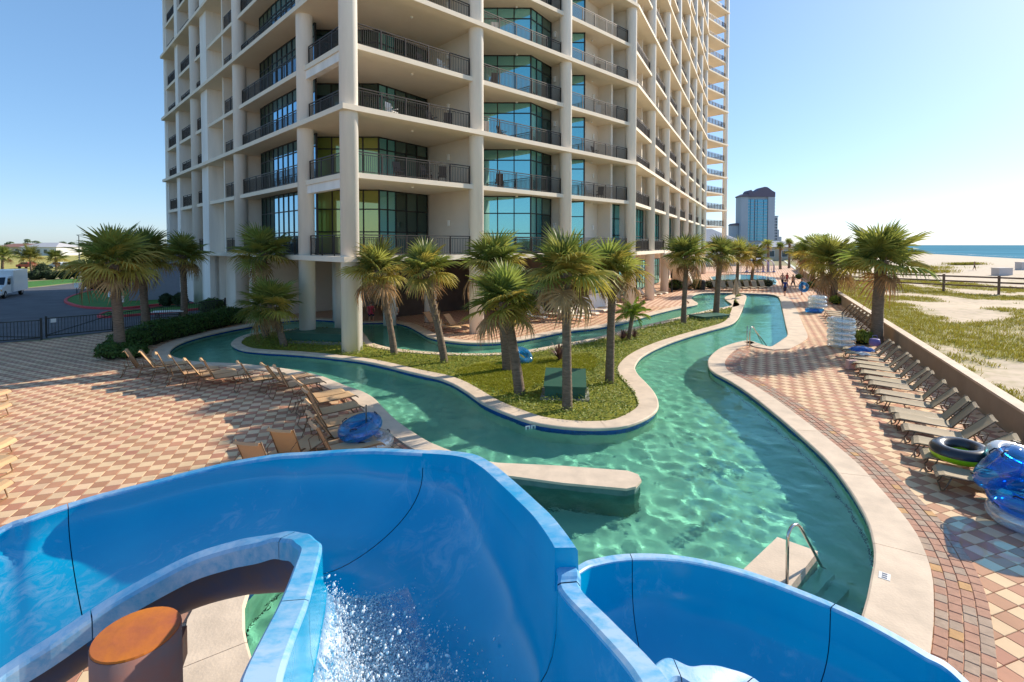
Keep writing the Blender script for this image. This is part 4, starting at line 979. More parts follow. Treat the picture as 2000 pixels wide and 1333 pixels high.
# ------------------------------------------------------------------ sun loungers
mat('sling_tan', lin(202, 164, 122), .75, rnd=.08, bump=.25, bscale=140); mat('lounger_frame', lin(130, 98, 66), .5)
mat('sling_taupe', lin(170, 152, 122), .75, rnd=.08, bump=.25, bscale=140); mat('frame_taupe', lin(112, 92, 70), .5)
mat('sling_pale', lin(226, 210, 184), .75, rnd=.06, bump=.2, bscale=140); mat('frame_pale', lin(190, 170, 140), .5)
def lounger(sling, frame, back):
    """foot at +X, head at -X, origin on the ground under the hinge"""
    t = thing('sun_lounger', 'x', 'sun lounger'); W = .31; hz = .36
    def sheet(pts, w, th, name):
        mb = MB(); n = len(pts)
        for (x, z) in pts:
            for y in (-w, -w * .5, 0, w * .5, w):
                sag = -.018 * (1 - (y / w) ** 2); mb.v.append((x, y, z + sag))
        for (x, z) in pts:
            for y in (-w, -w * .5, 0, w * .5, w):
                sag = -.018 * (1 - (y / w) ** 2); mb.v.append((x, y, z + sag - th))
        o = n * 5
        for i in range(n - 1):
            for j in range(4):
                a = i * 5 + j; mb.f.append((a, a + 1, a + 6, a + 5)); mb.f.append((o + a + 5, o + a + 6, o + a + 1, o + a))
        for i in range(n - 1):
            for j in (0, 4): a = i * 5 + j; mb.f.append((a, a + 5, o + a + 5, o + a) if j == 0 else (a + 5, a, o + a, o + a + 5))
        for j in range(4): mb.f.append((j + 1, j, o + j, o + j + 1)); a = (n - 1) * 5 + j; mb.f.append((a, a + 1, o + a + 1, o + a))
        mb.m = [0] * len(mb.f); return mb.build(name, sling, t, smooth=False)
    sheet([(0, hz), (.4, hz + .005), (.85, hz + .02), (1.12, hz + .03), (1.22, hz - .0), (1.27, hz - .06)], W, .012, 'seat')
    c, s = math.cos(back), math.sin(back); bl = .80
    bp = [(-.0, hz + .006), (-.3 * c, hz + .3 * s), (-.62 * c, hz + .62 * s), (-(bl - .04) * c, hz + (bl - .04) * s), (-bl * c - .05, hz + bl * s + .0), (-bl * c - .08, hz + bl * s - .05)]
    sheet(bp, W, .012, 'backrest')
    for y in (-W - .012, W + .012):
        MB().tube([(-.45, y, hz - .03), (.9, y, hz + .0), (1.18, y, hz - .0), (1.27, y, hz - .07)], .017, 6).build('side_rail', frame, t, smooth=True)
        MB().tube([(0, y, hz - .01), (-bl * c, y, hz + bl * s)], .015, 6).build('back_rail', frame, t, smooth=True)
    for x, dx in ((1.02, .16), (-.40, -.14)):
        MB().tube([(x, -W - .012, hz - .02), (x + dx * .7, -W - .0, .05), (x + dx, -W + .05, .014), (x + dx, W - .05, .014), (x + dx * .7, W, .05), (x, W + .012, hz - .02)], .015, 6).build('leg', frame, t, smooth=True)
    MB().tube([(-.34, -W, hz - .03), (-.36 - .1 * c, -W, hz + .3 * s), (-.42 * c - .02, -W, hz + .42 * s)], .011, 5).build('prop', frame, t)
    MB().tube([(-.34, W, hz - .03), (-.36 - .1 * c, W, hz + .3 * s), (-.42 * c - .02, W, hz + .42 * s)], .011, 5).build('prop', frame, t)
    return t
LP = {}
def put_lounger(kind, back, x, y, rz, label, group, z=0.012):
    key = (kind, round(back, 2))
    if key not in LP:
        t = lounger(*{'tan': ('sling_tan', 'lounger_frame'), 'taupe': ('sling_taupe', 'frame_taupe'), 'pale': ('sling_pale', 'frame_pale')}[kind], back); LP[key] = t
        t.location = (x, y, z); t.rotation_euler = (0, 0, rz); t['label'] = label; t['group'] = group
    else: t = copy_tree(LP[key], (x, y, z), rz, label); t['group'] = group
    return t
ORD = ['first', 'second', 'third', 'fourth', 'fifth', 'sixth', 'seventh', 'eighth', 'ninth', 'tenth', 'eleventh', 'twelfth', 'thirteenth', 'fourteenth', 'fifteenth', 'sixteenth', 'seventeenth', 'eighteenth', 'nineteenth', 'twentieth']
# row by the pool bend on the sunny deck, head tops measured, feet towards the sun and the water
B1 = R(62); hx = -.80 * math.cos(B1) - .04; rz = math.atan2(.60, .80)
tops = [(*q, a) for q, a in zip([(-15.57,20.46), (-14.98,20.46), (-13.85,19.78), (-13.01,19.33), (-12.22,18.98), (-11.42,18.72), (-9.9,18.39), (-8.92,18.23), (-8.2,17.62), (-6.99,16.25), (-6.58,15.77), (-6,14.76), (-5.52,13.74), (-5.11,12.86), (-4.66,11.9)], [-.15, -.1, 0, .05, 0, .05, .0, .1, .0, -.05, .05, .02, -.03, .03, 0])]
for k, (x, y, da) in enumerate(tops):
    a = rz + da; B1 = R((62, 57, 66)[k % 3]); hx = -.80 * math.cos(B1) - .04; put_lounger('tan', B1, x - hx * math.cos(a), y - hx * math.sin(a), a, 'tan sling lounger in the poolside row, %s counted from the foremost hedge palm' % ORD[k], 'tan loungers along the pool bend')
for (x, y), lb in zip([(-5.26,11.47), (-5.62,10.71)], ('tan lounger seen from behind above the slide rim, nearer the blue tube', 'tan lounger seen from behind above the slide rim, farther from the blue tube')):
    put_lounger('tan', B1, x - hx * .1, y + .45, 1.35, lb, 'tan loungers by the slide')
for k, (x, y) in enumerate([(-16.78,16.98), (-15.29,15.37), (-12.33,12.38), (-11.31,11.52), (-10.18,10.16)]):
    put_lounger('tan', R(50), x - 1.5, y, .1 + .12 * (k % 3 - 1), 'tan lounger cut off by the left picture edge, %s counted from the gate' % ORD[k], 'tan loungers at the deck edge')
# long row against the beach wall
ra = math.atan2(.56, -.83)                                          # foot direction
feet = [(np.array([.49 * Y + 3.87, Y])) for Y in (11.1, 12.0, 12.85, 13.75, 14.65, 15.2, 16.3, 17.1, 18.2, 18.9, 19.8, 20.7, 21.5, 22.4, 23.4, 24.3)]
for k, f in enumerate(feet):
    a = ra + random.uniform(-.05, .05); B = R(38) if k < 3 else (R(52) if k % 3 else R(46))
    put_lounger('taupe', B, f[0] - 1.24 * math.cos(a), f[1] - 1.24 * math.sin(a), a, 'taupe lounger against the beach wall, %s counted from the pile of blue tubes' % ORD[k], 'taupe loungers along the beach wall')
for k in range(8):
    Y = 30.2 + k * 1.15; a = ra - .15; f = np.array([.49 * Y + 4.6, Y])
    put_lounger('taupe', R(52), f[0] - 1.24 * math.cos(a), f[1] - 1.24 * math.sin(a), a, 'taupe lounger at the beach wall past the big palm, %s beyond it' % ORD[k], 'taupe loungers past the big palm')
# pale loungers on the terrace in front of the tower, heads to the building
tr_ = math.atan2(-.52, .85)
TR = [(0.79,35.77), (1.8,37.29), (2.96,39.3), (3.2,35.48), (3.94,36.67), (4.72,37.94), (5.57,39.66), (6.48,41.15), (7.45,43.18), (6.23,46.38), (7.12,47.39), (7.97,47.91), (9.6,47.91), (10.6,48.98), (11.65,50.1), (12.64,51.27), (13.57,52.5), (14.55,53.79)]
for k, (x, y) in enumerate(TR):
    put_lounger('pale', R(56), x + .45, y - .35, tr_ + random.uniform(-.06, .06), 'pale lounger on the tower terrace, %s counted along the rows towards the stair' % ORD[k], 'pale loungers on the terrace')
for k, (x, y) in enumerate([(-4.31,31.11), (-3.66,31.67), (-5.08,32.65)]):
    put_lounger('tan', R(50), x, y, -.5, 'lounger in the shade of the tower columns, %s from the open water' % ORD[k], 'loungers in the tower shade')

# ------------------------------------------------------------------ inflatable tubes
glassy('vinyl_clear', (.90, .96, .95), (1, 1, 1), .2, .05, transp=.70); glassy('vinyl_blue', (.10, .52, .92), (1, 1, 1), .06, .05, transp=.86)
glassy('vinyl_teal', (.10, .62, .72), (1, 1, 1), .06, .06, transp=.8); mat('vinyl_black', lin(46, 46, 52), .3, coat=.4); mat('vinyl_lime', lin(150, 205, 20), .35, coat=.3)
glassy('vinyl_silver', (.70, .72, .74), (1, 1, 1), .2, .12, transp=.25); mat('pole_metal', lin(120, 120, 116), .4, metal=.7); mat('valve', lin(30, 32, 40), .5)
mat('vinyl_violet', lin(128, 118, 176), .5, transl=.2)
def tube_ring(label, m1, loc, Rm=.40, rm=.19, rot=(0, 0, 0), m2=None, group=None, handles=True):
    t = thing('inflatable_tube', label, 'inflatable tube', loc, group=group)
    mt = Euler(rot).to_matrix(); b = MB().torus((0, 0, 0), Rm, rm, 32, 14, mt, 0, 1 if m2 else None)
    b.build('ring', [m1] + ([m2] if m2 else []), t, smooth=True)
    if handles:
        for a in (.6, 2.7, 4.7):
            p = mt @ Vector((math.cos(a) * (Rm + rm * .45), math.sin(a) * (Rm + rm * .45), rm * .9)); q = mt @ Vector((-math.sin(a), math.cos(a), 0))
            MB().tube([p - q * .09, p - q * .06 + mt @ Vector((0, 0, .03)), p + q * .06 + mt @ Vector((0, 0, .03)), p + q * .09], .014, 5).build('handle', 'valve', t)
    return t
x, y = (-3.77,13.12)
tube_ring('blue inflatable tube tilted on top of a clear one by the slide', 'vinyl_blue', (x - .13, y - .1, .62), .385, .185, (.16, -.20, 0))
tube_ring('clear inflatable tube lying under the tilted blue one by the slide', 'vinyl_clear', (x + .05, y, .2), .46, .185, (0, 0, 0))
pl = thing('tube_pole', 'thin steel pole through the blue and clear tubes by the slide', 'pole', (x, y, 0)); MB().tube([(0, 0, 0), (0, 0, 1.16)], .02, 8).build('shaft', 'pole_metal', pl); MB().lathe([(.18, 0), (.16, .03)]).build('base_plate', 'pole_metal', pl)
def stack(bx, by, n, lb, R_=.50, r_=.16, blue=None):
    for k in range(n):
        cl = 'vinyl_blue' if blue == k else 'vinyl_clear'
        tube_ring('%s tube, %s from the bottom of the stack %s' % ('blue' if blue == k else 'clear', ORD[k], lb), cl, (bx + random.uniform(-.06, .06) - (.3 if blue == k else 0), by + random.uniform(-.04, .04), r_ + k * (2 * r_ - .02)), R_, r_, (0, random.uniform(-.05, .05), 0), group='tube stack ' + lb, handles=False)
    p = thing('tube_pole', 'steel pole holding the stack of tubes ' + lb, 'pole', (bx, by, 0)); MB().tube([(0, 0, 0), (0, 0, n * .31 + .25)], .02, 8).build('shaft', 'pole_metal', p); MB().lathe([(.2, 0), (.18, .03)]).build('base_plate', 'pole_metal', p)
stack(*(17.1,26.41), 5, 'beside the big wall palm', .50, .16)
stack(*(24.04,40.13), 4, 'beyond the handrail steps', .50, .17, 0)
# pile at the near end of the wall row
tube_ring('clear tube lying flat at the bottom of the near pile', 'vinyl_clear', (9.80, 9.50, .17), .50, .17, (0, 0, .2))
tube_ring('blue tube lying flat in the near pile on the clear one', 'vinyl_blue', (9.74, 9.45, .50), .46, .20, (.05, -.06, .9))
tube_ring('blue tube leaning steeply on the near pile', 'vinyl_blue', (9.62, 9.95, .92), .34, .21, (-.75, -.55, .3))
tube_ring('blue tube lying on top at the back of the near pile', 'vinyl_blue', (10.1, 9.6, .92), .42, .2, (.3, .15, 2.0))
tube_ring('silver and teal tube lying on a lounger behind the blue pile', 'vinyl_silver', (10.75, 10.75, .70), .36, .19, (.35, -.1, .4), 'vinyl_teal')
f = feet[0]; a = ra
tube_ring('black and lime green tube lying on a taupe lounger', 'vinyl_lime', (10.26, 11.58, .575), .40, .175, (.02, -.06, 0), 'vinyl_black', handles=False).children[0].data.materials
o = [q for q in bpy.data.objects if q.get('label', '') == 'black and lime green tube lying on a taupe lounger'][0].children[0]
o.data.materials[0], o.data.materials[1] = M['vinyl_black'], M['vinyl_lime']
# towels, bag, float on the loungers near the big palm
mat('towel_blue', lin(36, 66, 150), .9, col2=lin(70, 130, 190), vscale=9); mat('bag_pink', lin(200, 168, 160), .9); mat('towel_white', lin(225, 218, 210), .9)
def cloth(name, label, cat, mn, loc, sx, sy, h, seed):
    r = np.random.default_rng(seed); t = thing(name, label, cat, loc); n = 14; mb = MB()
    for i in range(n + 1):
        for j in range(n + 1):
            u, v = i / n - .5, j / n - .5; e = max(0, 1 - (abs(u) * 2) ** 4) * max(0, 1 - (abs(v) * 2) ** 4)
            mb.v.append((u * sx * (1 + .1 * math.sin(v * 9 + seed)), v * sy * (1 + .1 * math.sin(u * 11)), e * h * (.55 + .45 * float(vnoise(np.array(u * 7 + 9.), np.array(v * 7 + 5.), seed)))))
    mb.f = [(i * (n + 1) + j, (i + 1) * (n + 1) + j, (i + 1) * (n + 1) + j + 1, i * (n + 1) + j + 1) for i in range(n) for j in range(n)]; mb.m = [0] * len(mb.f)
    mb.build('cloth', mn, t, smooth=True); return t
f = feet[-1]
cloth('towel', 'crumpled blue towels heaped on a lounger at the foot of the big palm', 'towel', 'towel_blue', (f[0] + .55, f[1] - .55, .365), 1.0, .6, .22, 3)
cloth('towel', 'small pale towel hanging at a lounger foot next to the blue towels', 'towel', 'towel_white', (f[0] + .05, f[1] - 1.35, .37), .45, .5, .1, 4)
vb = thing('beach_bag', 'violet beach bag on a lounger near the big palm', 'bag', (*(17.73,24.9), .35)); MB().lathe([(.12, 0), (.22, .03), (.24, .2), (.21, .34), (.16, .36)], n=16).build('body', 'vinyl_violet', vb, smooth=True); MB().tube([(-.14, 0, .34), (-.1, 0, .52), (.1, 0, .52), (.14, 0, .34)], .012, 5).build('handle', 'vinyl_violet', vb)
pk = thing('beach_bag', 'pink tote bag standing at a lounger foot beside the palm shadow', 'bag', (*(14.45,21.61), 0.012)); MB().box((0, 0, .2), (.42, .22, .38)).build('body', 'bag_pink', pk); MB().tube([(-.12, 0, .38), (-.08, 0, .58), (.08, 0, .58), (.12, 0, .38)], .012, 5).build('handle', 'bag_pink', pk)
# island: blue tube on the grass, green boxes
tube_ring('blue tube lying on the island grass behind a palm trunk', 'vinyl_blue', (*(0.46,23.04), .26), .34, .18, (.5, .5, 0), handles=False)
mat('box_green', lin(58, 104, 84), .5, var=.12, vscale=2); mat('pad_concrete', lin(160, 156, 146), .9, var=.2)
ub = thing('utility_box', 'dark green sloped-lid utility box on the island ground cover', 'utility box', (*(1.89,18.03), 0), -.12)
w, d, h0, h1 = 1.38, 1.25, .42, .72
mb = MB(); mb.add([(-w / 2, -d / 2, 0), (w / 2, -d / 2, 0), (w / 2, d / 2, 0), (-w / 2, d / 2, 0), (-w / 2, -d / 2, h0), (w / 2, -d / 2, h0), (w / 2, d / 2, h1), (-w / 2, d / 2, h1)], [(0, 1, 5, 4), (1, 2, 6, 5), (2, 3, 7, 6), (3, 0, 4, 7)]); mb.build('cabinet', 'box_green', ub)
mb = MB(); e = .04; mb.add([(-w / 2 - e, -d / 2 - e, h0 - .02), (w / 2 + e, -d / 2 - e, h0 - .02), (w / 2 + e, d / 2 + e, h1 + .0), (-w / 2 - e, d / 2 + e, h1), (-w / 2 - e, -d / 2 - e, h0 + .03), (w / 2 + e, -d / 2 - e, h0 + .03), (w / 2 + e, d / 2 + e, h1 + .05), (-w / 2 - e, d / 2 + e, h1 + .05)], [(4, 5, 6, 7), (0, 1, 5, 4), (1, 2, 6, 5), (2, 3, 7, 6), (3, 0, 4, 7)]); mb.build('lid', 'box_green', ub)
MB().box((w / 2 + .03, -d / 2 + .2, .3), (.04, .12, .2)).build('latch', 'pole_metal', ub); MB().box((0, 0, .02), (w + .3, d + .3, .06)).build('pad', 'pad_concrete', ub)
ub2 = thing('utility_box', 'low wide dark teal utility box between the two tower columns', 'utility box', (*(-10.57,28.41), 0), -.2)
MB().box((0, 0, .25), (3.4, 1.8, .42)).build('cabinet', 'box_green', ub2); MB().box((0, 0, .49), (3.5, 1.9, .06)).build('lid', 'box_green', ub2); MB().box((.3, -.4, .04), (3.2, 1.7, .10)).build('pad', 'pad_concrete', ub2)
ub3 = thing('utility_box', 'flat pale green ground cover plate at the narrow island end', 'utility box', (*(14.21,36.76), 0), .5)
MB().box((0, 0, .12), (2.6, 1.4, .22)).build('cabinet', 'box_green', ub3); MB().box((0, 0, .25), (2.7, 1.5, .05)).build('lid', 'box_green', ub3)
# closed umbrella on the island tip
mat('canvas', lin(214, 190, 160), .9); um = thing('closed_umbrella', 'closed beige umbrella standing on the paved island tip', 'umbrella', (*(21.72,49.57), .05))
MB().tube([(0, 0, 0), (0, 0, 2.3)], .03, 8).build('pole', 'pole_metal', um); MB().lathe([(.36, 0), (.34, .06), (.08, .1)]).build('base', 'pad_concrete', um)
mb = MB()
for k in range(8):
    a = k * math.pi / 4; mb.add([(0, 0, 2.25), (.34 * math.cos(a - .3), .34 * math.sin(a - .3), .55), (.22 * math.cos(a), .22 * math.sin(a), .42), (.34 * math.cos(a + .3), .34 * math.sin(a + .3), .55)], [(0, 1, 2), (0, 2, 3)])
mb.build('canopy', 'canvas', um)
# lamp posts
mat('post_dark', lin(50, 50, 46), .5)
def lamp_post(p, h, lb, r_=.06):
    t = thing('lamp_post', lb, 'lamp post', (*p, 0)); MB().tube([(0, 0, 0), (0, 0, h)], [r_, r_ * .8], 8).build('pole', 'post_dark', t); MB().lathe([(.16, 0), (.14, .05), (r_, .5)]).build('base', 'post_dark', t); MB().lathe([(.09, h - .1), (.16, h), (.14, h + .32), (.05, h + .42)], n=10).build('lantern', 'lamp_white', t)
lamp_post((17.85,57.08), 4.6, 'slim dark lamp post on the terrace before the stair')
wp_ = thing('marker_post', 'white post standing at the beach wall under the far palms', 'post', (*(44.11,74.9), 0)); MB().tube([(0, 0, 0), (0, 0, 1.7)], .06, 8).build('shaft', 'white_paint', wp_); MB().lathe([(.08, 1.7), (.03, 1.78)], n=8).build('cap', 'white_paint', wp_)

# ------------------------------------------------------------------ people, one skinned body each
mat('skin', lin(198, 150, 122), .6); mat('hair', lin(70, 52, 40), .8)
for n_, c_ in (('cloth_navy', (34, 62, 130)), ('cloth_dark', (40, 40, 60)), ('cloth_red', (196, 70, 60)), ('cloth_teal', (40, 120, 140)), ('cloth_white', (230, 226, 220)), ('cloth_pink', (214, 90, 110))): mat(n_, lin(*c_), .85)
def person(label, p, rz, top, bottom, stride=.25, arms='down', sit=False, hgt=1.72, z=.012):
    s = hgt / 1.72; J = {}; V = []; E = []; Rr = []
    def v(k, co, r): J[k] = len(V); V.append(tuple(c * s for c in co)); Rr.append(r * s)
    def e(a, b): E.append((J[a], J[b]))
    hz = .50 if sit else .92; ky = stride
    v('pel', (0, 0, hz), .125); v('bel', (0, .01, hz + .18), .12); v('che', (0, 0, hz + .38), .145); v('nek', (0, 0, hz + .55), .06); v('chin', (0, -.02, hz + .63), .075); v('hea', (0, -.01, hz + .72), .10); v('top', (0, 0, hz + .79), .07)
    for a, b in (('pel', 'bel'), ('bel', 'che'), ('che', 'nek'), ('nek', 'chin'), ('chin', 'hea'), ('hea', 'top')): e(a, b)
    for sd, q in ((-1, 'l'), (1, 'r')):
        st_ = ky * sd
        v('sh' + q, (.19 * sd, 0, hz + .49), .058); e('che', 'sh' + q)
        if arms == 'carry': v('el' + q, (.27 * sd, -.08, hz + .25), .045); v('wr' + q, (.22 * sd, -.28, hz + .18), .034); v('ha' + q, (.19 * sd, -.36, hz + .17), .036)
        else: v('el' + q, (.25 * sd, .05 - st_ * .15, hz + .22), .045); v('wr' + q, (.27 * sd, -.04 - st_ * .5, hz - .02), .034); v('ha' + q, (.27 * sd, -.06 - st_ * .6, hz - .11), .036)
        e('sh' + q, 'el' + q); e('el' + q, 'wr' + q); e('wr' + q, 'ha' + q)
        if sit: v('hi' + q, (.1 * sd, -.02, hz - .03), .10); v('kn' + q, (.13 * sd, -.42, hz - .02), .07); v('an' + q, (.13 * sd, -.46, .08), .045); v('to' + q, (.14 * sd, -.62, .04), .04)
        else: v('hi' + q, (.10 * sd, 0, hz - .08), .10); v('kn' + q, (.11 * sd, -.04 + st_ * .5, .49), .068); v('an' + q, (.11 * sd, .03 + st_, .09), .043); v('to' + q, (.12 * sd, -.12 + st_, .035), .036)
        e('pel', 'hi' + q); e('hi' + q, 'kn' + q); e('kn' + q, 'an' + q); e('an' + q, 'to' + q)
    me = bpy.data.meshes.new('body'); me.from_pydata(V, E, []); o = bpy.data.objects.new('person', me); COL.objects.link(o)
    sk = o.modifiers.new('skin', 'SKIN')
    for i, q in enumerate(me.skin_vertices[0].data): q.radius = (Rr[i], Rr[i] * (.75 if i in (0, 1, 2) else 1)); q.use_root = (i == 0)
    ss = o.modifiers.new('sub', 'SUBSURF'); ss.levels = 1; ss.render_levels = 1
    dg = bpy.context.evaluated_depsgraph_get(); m2 = bpy.data.meshes.new_from_object(o.evaluated_get(dg)); o.modifiers.clear(); o.data = m2
    m2.materials.clear()
    for mn in ('skin', top, bottom, 'hair'): m2.materials.append(M[mn])
    for f in m2.polygons:
        c = f.center / s; f.use_smooth = True
        if c.z > hz + .68 or (c.z > hz + .60 and c.y > .03): f.material_index = 3
        elif hz + .0 < c.z < hz + .54 and (abs(c.x) < .24): f.material_index = 1
        elif (.5 if not sit else .35) < c.z <= hz + .0 and abs(c.x) < .22: f.material_index = 2
        else: f.material_index = 0
    o.location = (*p, z); o.rotation_euler = (0, 0, rz); return tag(o, label, 'person')
person('person in a navy shirt and dark shorts walking on the deck past the pool end', (28.07,52.53), math.pi, 'cloth_navy', 'cloth_dark', .22)
person('person behind the blue tube, walking along the loungers with it', (30.41,53.6), math.pi + .3, 'cloth_teal', 'cloth_dark', .15, 'carry')
bx, by = (29.52,52.01); tube_ring('blue tube held upright by the person walking near the far loungers', 'vinyl_blue', (bx, by - .32, 1.0), .36, .16, (1.5, 0, 0), handles=False)
person('person in red swimwear walking on the far deck', (35.29,65.59), .3, 'cloth_red', 'skin', .2)
person('person in dark swimwear walking beside the one in red', (34.28,64.79), 0, 'skin', 'cloth_dark', .18)
person('bare-shouldered person in dark shorts leaning towards the far wall loungers', (33.98,61.76), -1.2, 'skin', 'cloth_dark', .3)
person('person in a pink top sitting in the shade under the tower', (-9.84,35.52), .4, 'cloth_pink', 'cloth_dark', .0, 'carry', True)
person('person in a white top sitting in the shade left of the inner column', (-7.94,34.82), -.3, 'cloth_white', 'cloth_dark', .0, 'carry', True)
for x_, y_, lb in ((*(-9.98,36.01), 'dark stool under the person in pink'), (*(-8.04,35.28), 'dark stool under the person in white')):
    t = thing('stool', lb, 'stool', (x_, y_, .0)); MB().lathe([(.2, .36), (.21, .40), (.2, .43)], n=14).build('seat', 'chair_dark', t)
    for k in range(4): MB().tube([(.1 * math.cos(k * 1.57), .1 * math.sin(k * 1.57), .37), (.2 * math.cos(k * 1.57), .2 * math.sin(k * 1.57), .0)], .016, 5).build('leg', 'chair_dark', t)

# ------------------------------------------------------------------ water slides
def slide_mat(name, c1, c2, rough, chalk=0., foam=0.):
    m = mat(name, c1, rough, col2=c2, vscale=1.1, spec=.35, coat=.0); nt = m.node_tree; N = nt.nodes; L = nt.links; b = N['Principled BSDF']
    geo = N.new('ShaderNodeNewGeometry'); n = N.new('ShaderNodeTexNoise'); n.inputs['Scale'].default_value = 5.0 if foam else 9.0; n.inputs['Detail'].default_value = 8; n.inputs['Roughness'].default_value = .7; n.inputs['Distortion'].default_value = 1.6 if foam else .3
    L.new(geo.outputs['Position'], n.inputs['Vector'])
    n2 = N.new('ShaderNodeTexNoise'); n2.inputs['Scale'].default_value = .9; L.new(geo.outputs['Position'], n2.inputs['Vector'])
    mu = N.new('ShaderNodeMath'); mu.operation = 'MULTIPLY'; L.new(n.outputs['Fac'], mu.inputs[0]); L.new(n2.outputs['Fac'], mu.inputs[1])
    mr = N.new('ShaderNodeMapRange'); mr.inputs[1].default_value = .30 if foam else .14; mr.inputs[2].default_value = .46 if foam else .30; mr.inputs[4].default_value = foam or chalk; L.new(mu.outputs[0], mr.inputs[0])
    mx = N.new('ShaderNodeMix'); mx.data_type = 'RGBA'; src = b.inputs['Base Color'].links[0].from_socket; L.new(mr.outputs[0], mx.inputs[0]); L.new(src, mx.inputs[6]); mx.inputs[7].default_value = (*lin(182, 204, 226), 1); L.new(mx.outputs[2], b.inputs['Base Color'])
    return m
slide_mat('slide_inside', lin(0, 166, 206), lin(0, 154, 198), .16, foam=.42)
slide_mat('slide_rim', lin(26, 152, 206), lin(60, 168, 212), .42, chalk=.78)
mat('slide_outside', lin(40, 70, 110), .6, col2=lin(86, 76, 72), vscale=2.5); mat('slide_joint', lin(12, 84, 140), .6)
def slide(name, label, O, I, depth, cuts, rim_o=.10, rim_i=.12, thick=.02, nth=22):
    """trough between an outer and an inner rim line (lists of 3-D points of equal count)"""
    t = thing(name, label, 'water slide')
    O = spline(O, .12, False); n = len(O)
    I = spline(I, .12, False); d = np.r_[0, np.cumsum(np.linalg.norm(np.diff(I, axis=0), axis=1))]; dO = np.r_[0, np.cumsum(np.linalg.norm(np.diff(O, axis=0), axis=1))]
    return t, O, I
def slide_build(t, O, I, depth, cuts, rim_o, rim_i, fl=.11):
    n = len(O); nth = 22; rows = []
    for k in range(n):
        o, i = Vector(O[k]), Vector(I[k]); ax = (i - o); axh = Vector((ax.x, ax.y, 0)).normalized(); mid = (o + i) / 2
        dp_k = depth[0] + (depth[1] - depth[0]) * min(1, max(0, (k / (n - 1) - .28) / .34))
        oo = o - axh * rim_o; ii_ = i + axh * rim_i
        prof_in = []
        for j in range(nth + 1):
            th = math.pi * j / nth; hh = -math.cos(th); q = mid + ax * .5 * hh; q.z = o.z + (i.z - o.z) * (hh + 1) / 2 - dp_k * max(0, math.sin(th)) ** .55; prof_in.append(q)
        prof_out = []
        for j in range(nth + 1):
            th = math.pi * j / nth; hh = -math.cos(th) * 1.0; q = mid + ax * .5 * hh - axh * .03 * math.cos(th); q.z = o.z + (i.z - o.z) * (hh + 1) / 2 - .02 - max(dp_k + .015, .56) * max(0, math.sin(th)) ** .55; prof_out.append(q)
        dn = Vector((0, 0, -fl)); lip = .014
        rim1 = [o + Vector((0, 0, -.012)), o + Vector((0, 0, .012)), o - axh * .015 + Vector((0, 0, .02)), oo + axh * .015 + Vector((0, 0, .02)), oo, oo + dn, oo + dn + axh * lip, oo + axh * lip + Vector((0, 0, -.02)), o + Vector((0, 0, -.03))]
        rim2 = [i + Vector((0, 0, -.03)), ii_ - axh * lip + Vector((0, 0, -.02)), ii_ + dn - axh * lip, ii_ + dn, ii_, ii_ - axh * .015 + Vector((0, 0, .02)), i + axh * .015 + Vector((0, 0, .02)), i + Vector((0, 0, .012)), i + Vector((0, 0, -.012))]
        rows.append((prof_in, prof_out, rim1, rim2))
    cuts = [0] + [int(c * (n - 1)) for c in cuts] + [n - 1]
    for a, b in zip(cuts[:-1], cuts[1:]):
        for w, (nm, mt) in enumerate((('trough_section', 'slide_inside'), ('trough_shell', 'slide_outside'), ('outer_rim', 'slide_rim'), ('inner_rim', 'slide_rim'))):
            mb = MB(); k = len(rows[0][w])
            for r_ in range(a, b + 1):
                row = rows[r_][w]
                if r_ in (a, b) and r_ not in (0, n - 1):
                    nb = rows[r_ + (1 if r_ == a else -1)][w]; row = [p.lerp(q, min(.9, .0035 / max((q - p).length, 1e-4))) for p, q in zip(row, nb)]
                mb.v += [tuple(p) for p in row]
            for r_ in range(b - a):
                for j in range(k - 1): mb.f.append((r_ * k + j, r_ * k + j + 1, (r_ + 1) * k + j + 1, (r_ + 1) * k + j))
            mb.m = [0] * len(mb.f); mb.build(nm, mt, t, smooth=(w < 2))
    for c in cuts[1:-1]:                                          # bolted collars under the joints
        mb = MB(); ps = []
        for r_ in (max(c - 1, 0), min(c + 1, n - 1)):
            ps.append(rows[r_][1])
        mbv = []
        for p in ps: mbv += [tuple(v + Vector((0, 0, .014))) for v in p]
        k = nth + 1; mb.add(mbv, [(j, j + 1, k + j + 1, k + j) for j in range(k - 1)]); mb.build('joint_collar', 'slide_joint', t, smooth=True)
    return rows
O1 = [(.50, .25, 4.42), (0.32,1.07,4.2), (0.34,1.39,4.08), (0.28,1.8,3.92), (0.2,2.13,3.82), (0.2,2.24,3.84), (0.13,2.54,3.82), (0.05,2.82,3.78), (-0.09,3.2,3.74), (-0.21,3.5,3.71), (-0.36,3.76,3.68), (-0.61,3.95,3.64), (-0.86,4.06,3.61), (-1.28,4.3,3.52), (-1.82,4.49,3.41), (-2.19,4.63,3.33), (-2.73,4.7,3.21), (-3.34,4.61,3.08), (-3.78,4.53,2.99), (-4.12,4.3,2.93), (-4.29,4.22,2.88), (-4.6, 3.7, 2.75), (-4.8, 3.0, 2.62), (-4.8, 2.2, 2.5)]
